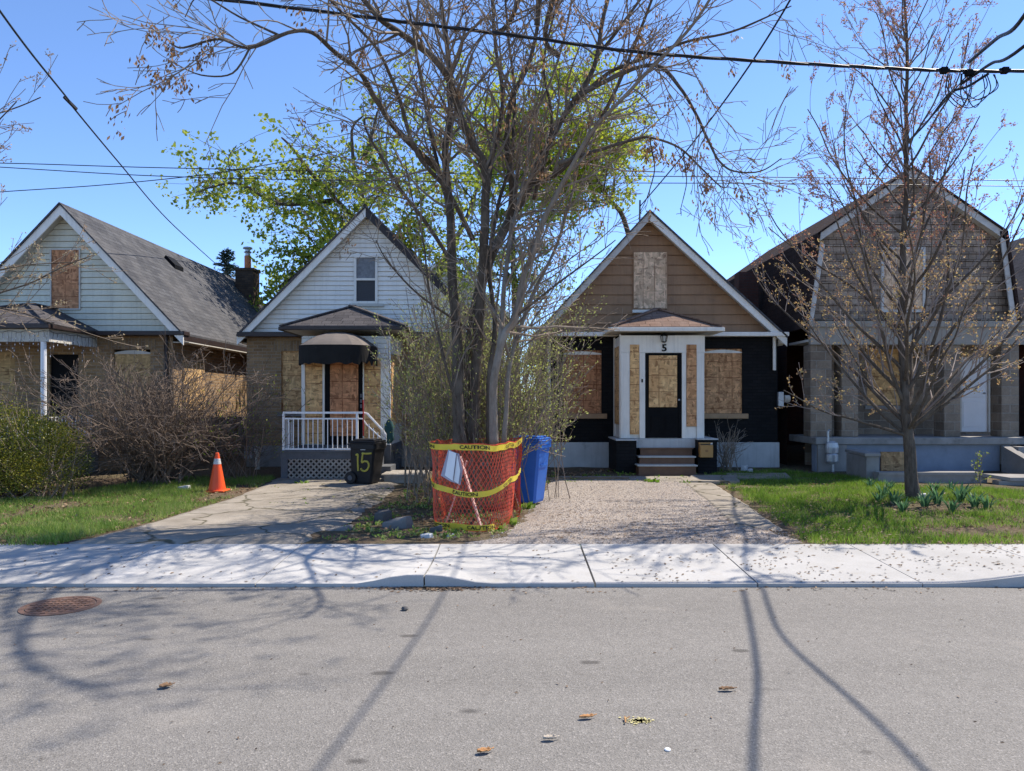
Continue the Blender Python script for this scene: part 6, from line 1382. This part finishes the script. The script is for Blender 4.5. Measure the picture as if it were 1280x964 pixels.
# bulb plants by the budding tree
def tulip():
    rg = random.Random(1); t = thing('bulb_plant', '', 'plant', (0, 0, 0), 'bulb plants round the budding tree'); mb = MB()
    for k in range(20):
        a = rg.random()*6.28; L = rg.uniform(.13, .27); w = rg.uniform(.010, .019); sp = rg.uniform(.2, .75); vs = []; n = 5; e = V((-math.sin(a), math.cos(a), 0)); b = V((math.cos(a)*.03, math.sin(a)*.03, 0))
        for j in range(n+1):
            u = j/n; p = b+V((math.cos(a)*sp*L*u*u, math.sin(a)*sp*L*u*u, L*u*(1-.22*sp*u))); ww = w*math.sin(math.pi*min(1, .18+.82*u))*(1 if j < n else .05); vs += [p-e*ww+V((math.cos(a)*.006, math.sin(a)*.006, .0)), p, p+e*ww]
        mb.add(vs, [f for j in range(n) for f in ((3*j, 3*j+1, 3*j+4, 3*j+3), (3*j+1, 3*j+2, 3*j+5, 3*j+4))])
    mb.build('leaves', M['leaf_tulip'], t, uv=False, smooth=True); return t
tp = tulip(); spots = [(1088, 610, 1, 'leftmost of the blue green bulb plants on the lawn beside the budding tree'), (1104, 622, 1.1, 'broad bulb plant left of the trunk, second from the lawn side'), (1118, 630, 1.2, 'tall bulb plant just left of the trunk'), (1128, 640, 1, 'bulb plant in front of the trunk, on its lawn side'), (1156, 634, 1.2, 'bulb plant immediately right of the trunk'), (1172, 630, 1.3, 'large bulb plant, second to the right of the trunk'), (1190, 640, 1.1, 'bulb plant at the front of the bed between trunk and garden wall'), (1200, 626, 1.4, 'largest leafy bulb plant in the middle of the row right of the trunk'), (1218, 634, 1.2, 'bulb plant right of the largest one'), (1234, 636, 1.1, 'outermost bulb plant at the far right end of the bed'), (1168, 616, 1.1, 'bulb plant at the back of the bed behind the trunk'), (1188, 614, 1, 'bulb plant at the back of the bed, near the low wall'), (1112, 612, .9, 'small bulb plant behind the lawn-side pair'), (1098, 628, .9, 'small bulb plant low in the grass before the leftmost ones')]
for i, (px, py, s_, lab) in enumerate(spots):
    o = tp if i == 0 else copy_tree(tp); o.location = G(px, py); o.rotation_euler.z = i*1.7; o.scale = (s_*1.05, s_*1.05, s_*.85); o['label'] = lab
def weed_clump(px, py, s_, lab, seedn):
    rg = random.Random(seedn); b = G(px, py); mb = MB()
    for k in range(int(26*s_)):
        a = rg.random()*6.28; mb.leaf(b+V((rg.gauss(0, .05*s_), rg.gauss(0, .04*s_), .0)), rg.uniform(.07, .14)*s_, .6, V((math.cos(a), math.sin(a), rg.uniform(.3, 1.3))))
    o = mb.build('weed_clump', M['grass'], None, uv=False); tag(o, lab, 'weed', 'weed clumps')
for i, a in enumerate(((657, 636, 1.2, 'leafy green weed clump at the wheel of the blue bin'), (638, 656, 1.1, 'green weed clump at the right foot of the orange netting'), (626, 662, .8, 'low weed clump in front of the netting beside the gravel'), (813, 604, 1, 'green weed clump at the foot of the brown steps'), (862, 606, .9, 'green weed tuft between the flagstones right of the steps'), (716, 601, .8, 'small weed against the timber edging of the gravel pad'), (378, 606, .9, 'weed tuft under the porch lattice'), (244, 606, 1, 'green weed clump just left of the orange cone'))): weed_clump(*a, 300+i)
# ================================================================ sun, sky, camera
AZ, EL = 54.0, 53.0
w = bpy.data.worlds.new('World'); SC.world = w; w.use_nodes = True
nt = w.node_tree; bg = nt.nodes['Background']; sky = nt.nodes.new('ShaderNodeTexSky'); sky.sky_type = 'NISHITA'; sky.sun_disc = False
sky.sun_elevation = rad(EL); sky.sun_rotation = rad(AZ); sky.altitude = 100; sky.air_density = 0.6; sky.dust_density = 0.0; sky.ozone_density = 6.0
nt.links.new(sky.outputs[0], bg.inputs[0]); bg.inputs[1].default_value = .14
sl = bpy.data.lights.new('sun', 'SUN'); sl.energy = 3.55; sl.angle = rad(.5); sl.color = (1, .91, .79)
so = bpy.data.objects.new('sun', sl); COL.objects.link(so)
S = V((math.sin(rad(AZ))*math.cos(rad(EL)), math.cos(rad(AZ))*math.cos(rad(EL)), math.sin(rad(EL))))
so.rotation_euler = (-S).to_track_quat('-Z', 'Y').to_euler(); so.location = S*40
cam = bpy.data.cameras.new('camera'); cam.sensor_width = 36; cam.lens = F/1280*36; cam.shift_y = 18/1280; cam.clip_start = .05; cam.clip_end = 4000
co = bpy.data.objects.new('camera', cam); COL.objects.link(co); co.location = (0, 0, CAMH); co.rotation_euler = (rad(90), 0, 0); SC.camera = co
SC.view_settings.view_transform = 'Standard'; SC.view_settings.look = 'None'; SC.view_settings.exposure = 1.15; SC.view_settings.gamma = 1; SC.view_settings.use_curve_mapping = False
SC.cycles.max_bounces = 6; SC.cycles.diffuse_bounces = 4; SC.cycles.transparent_max_bounces = 4
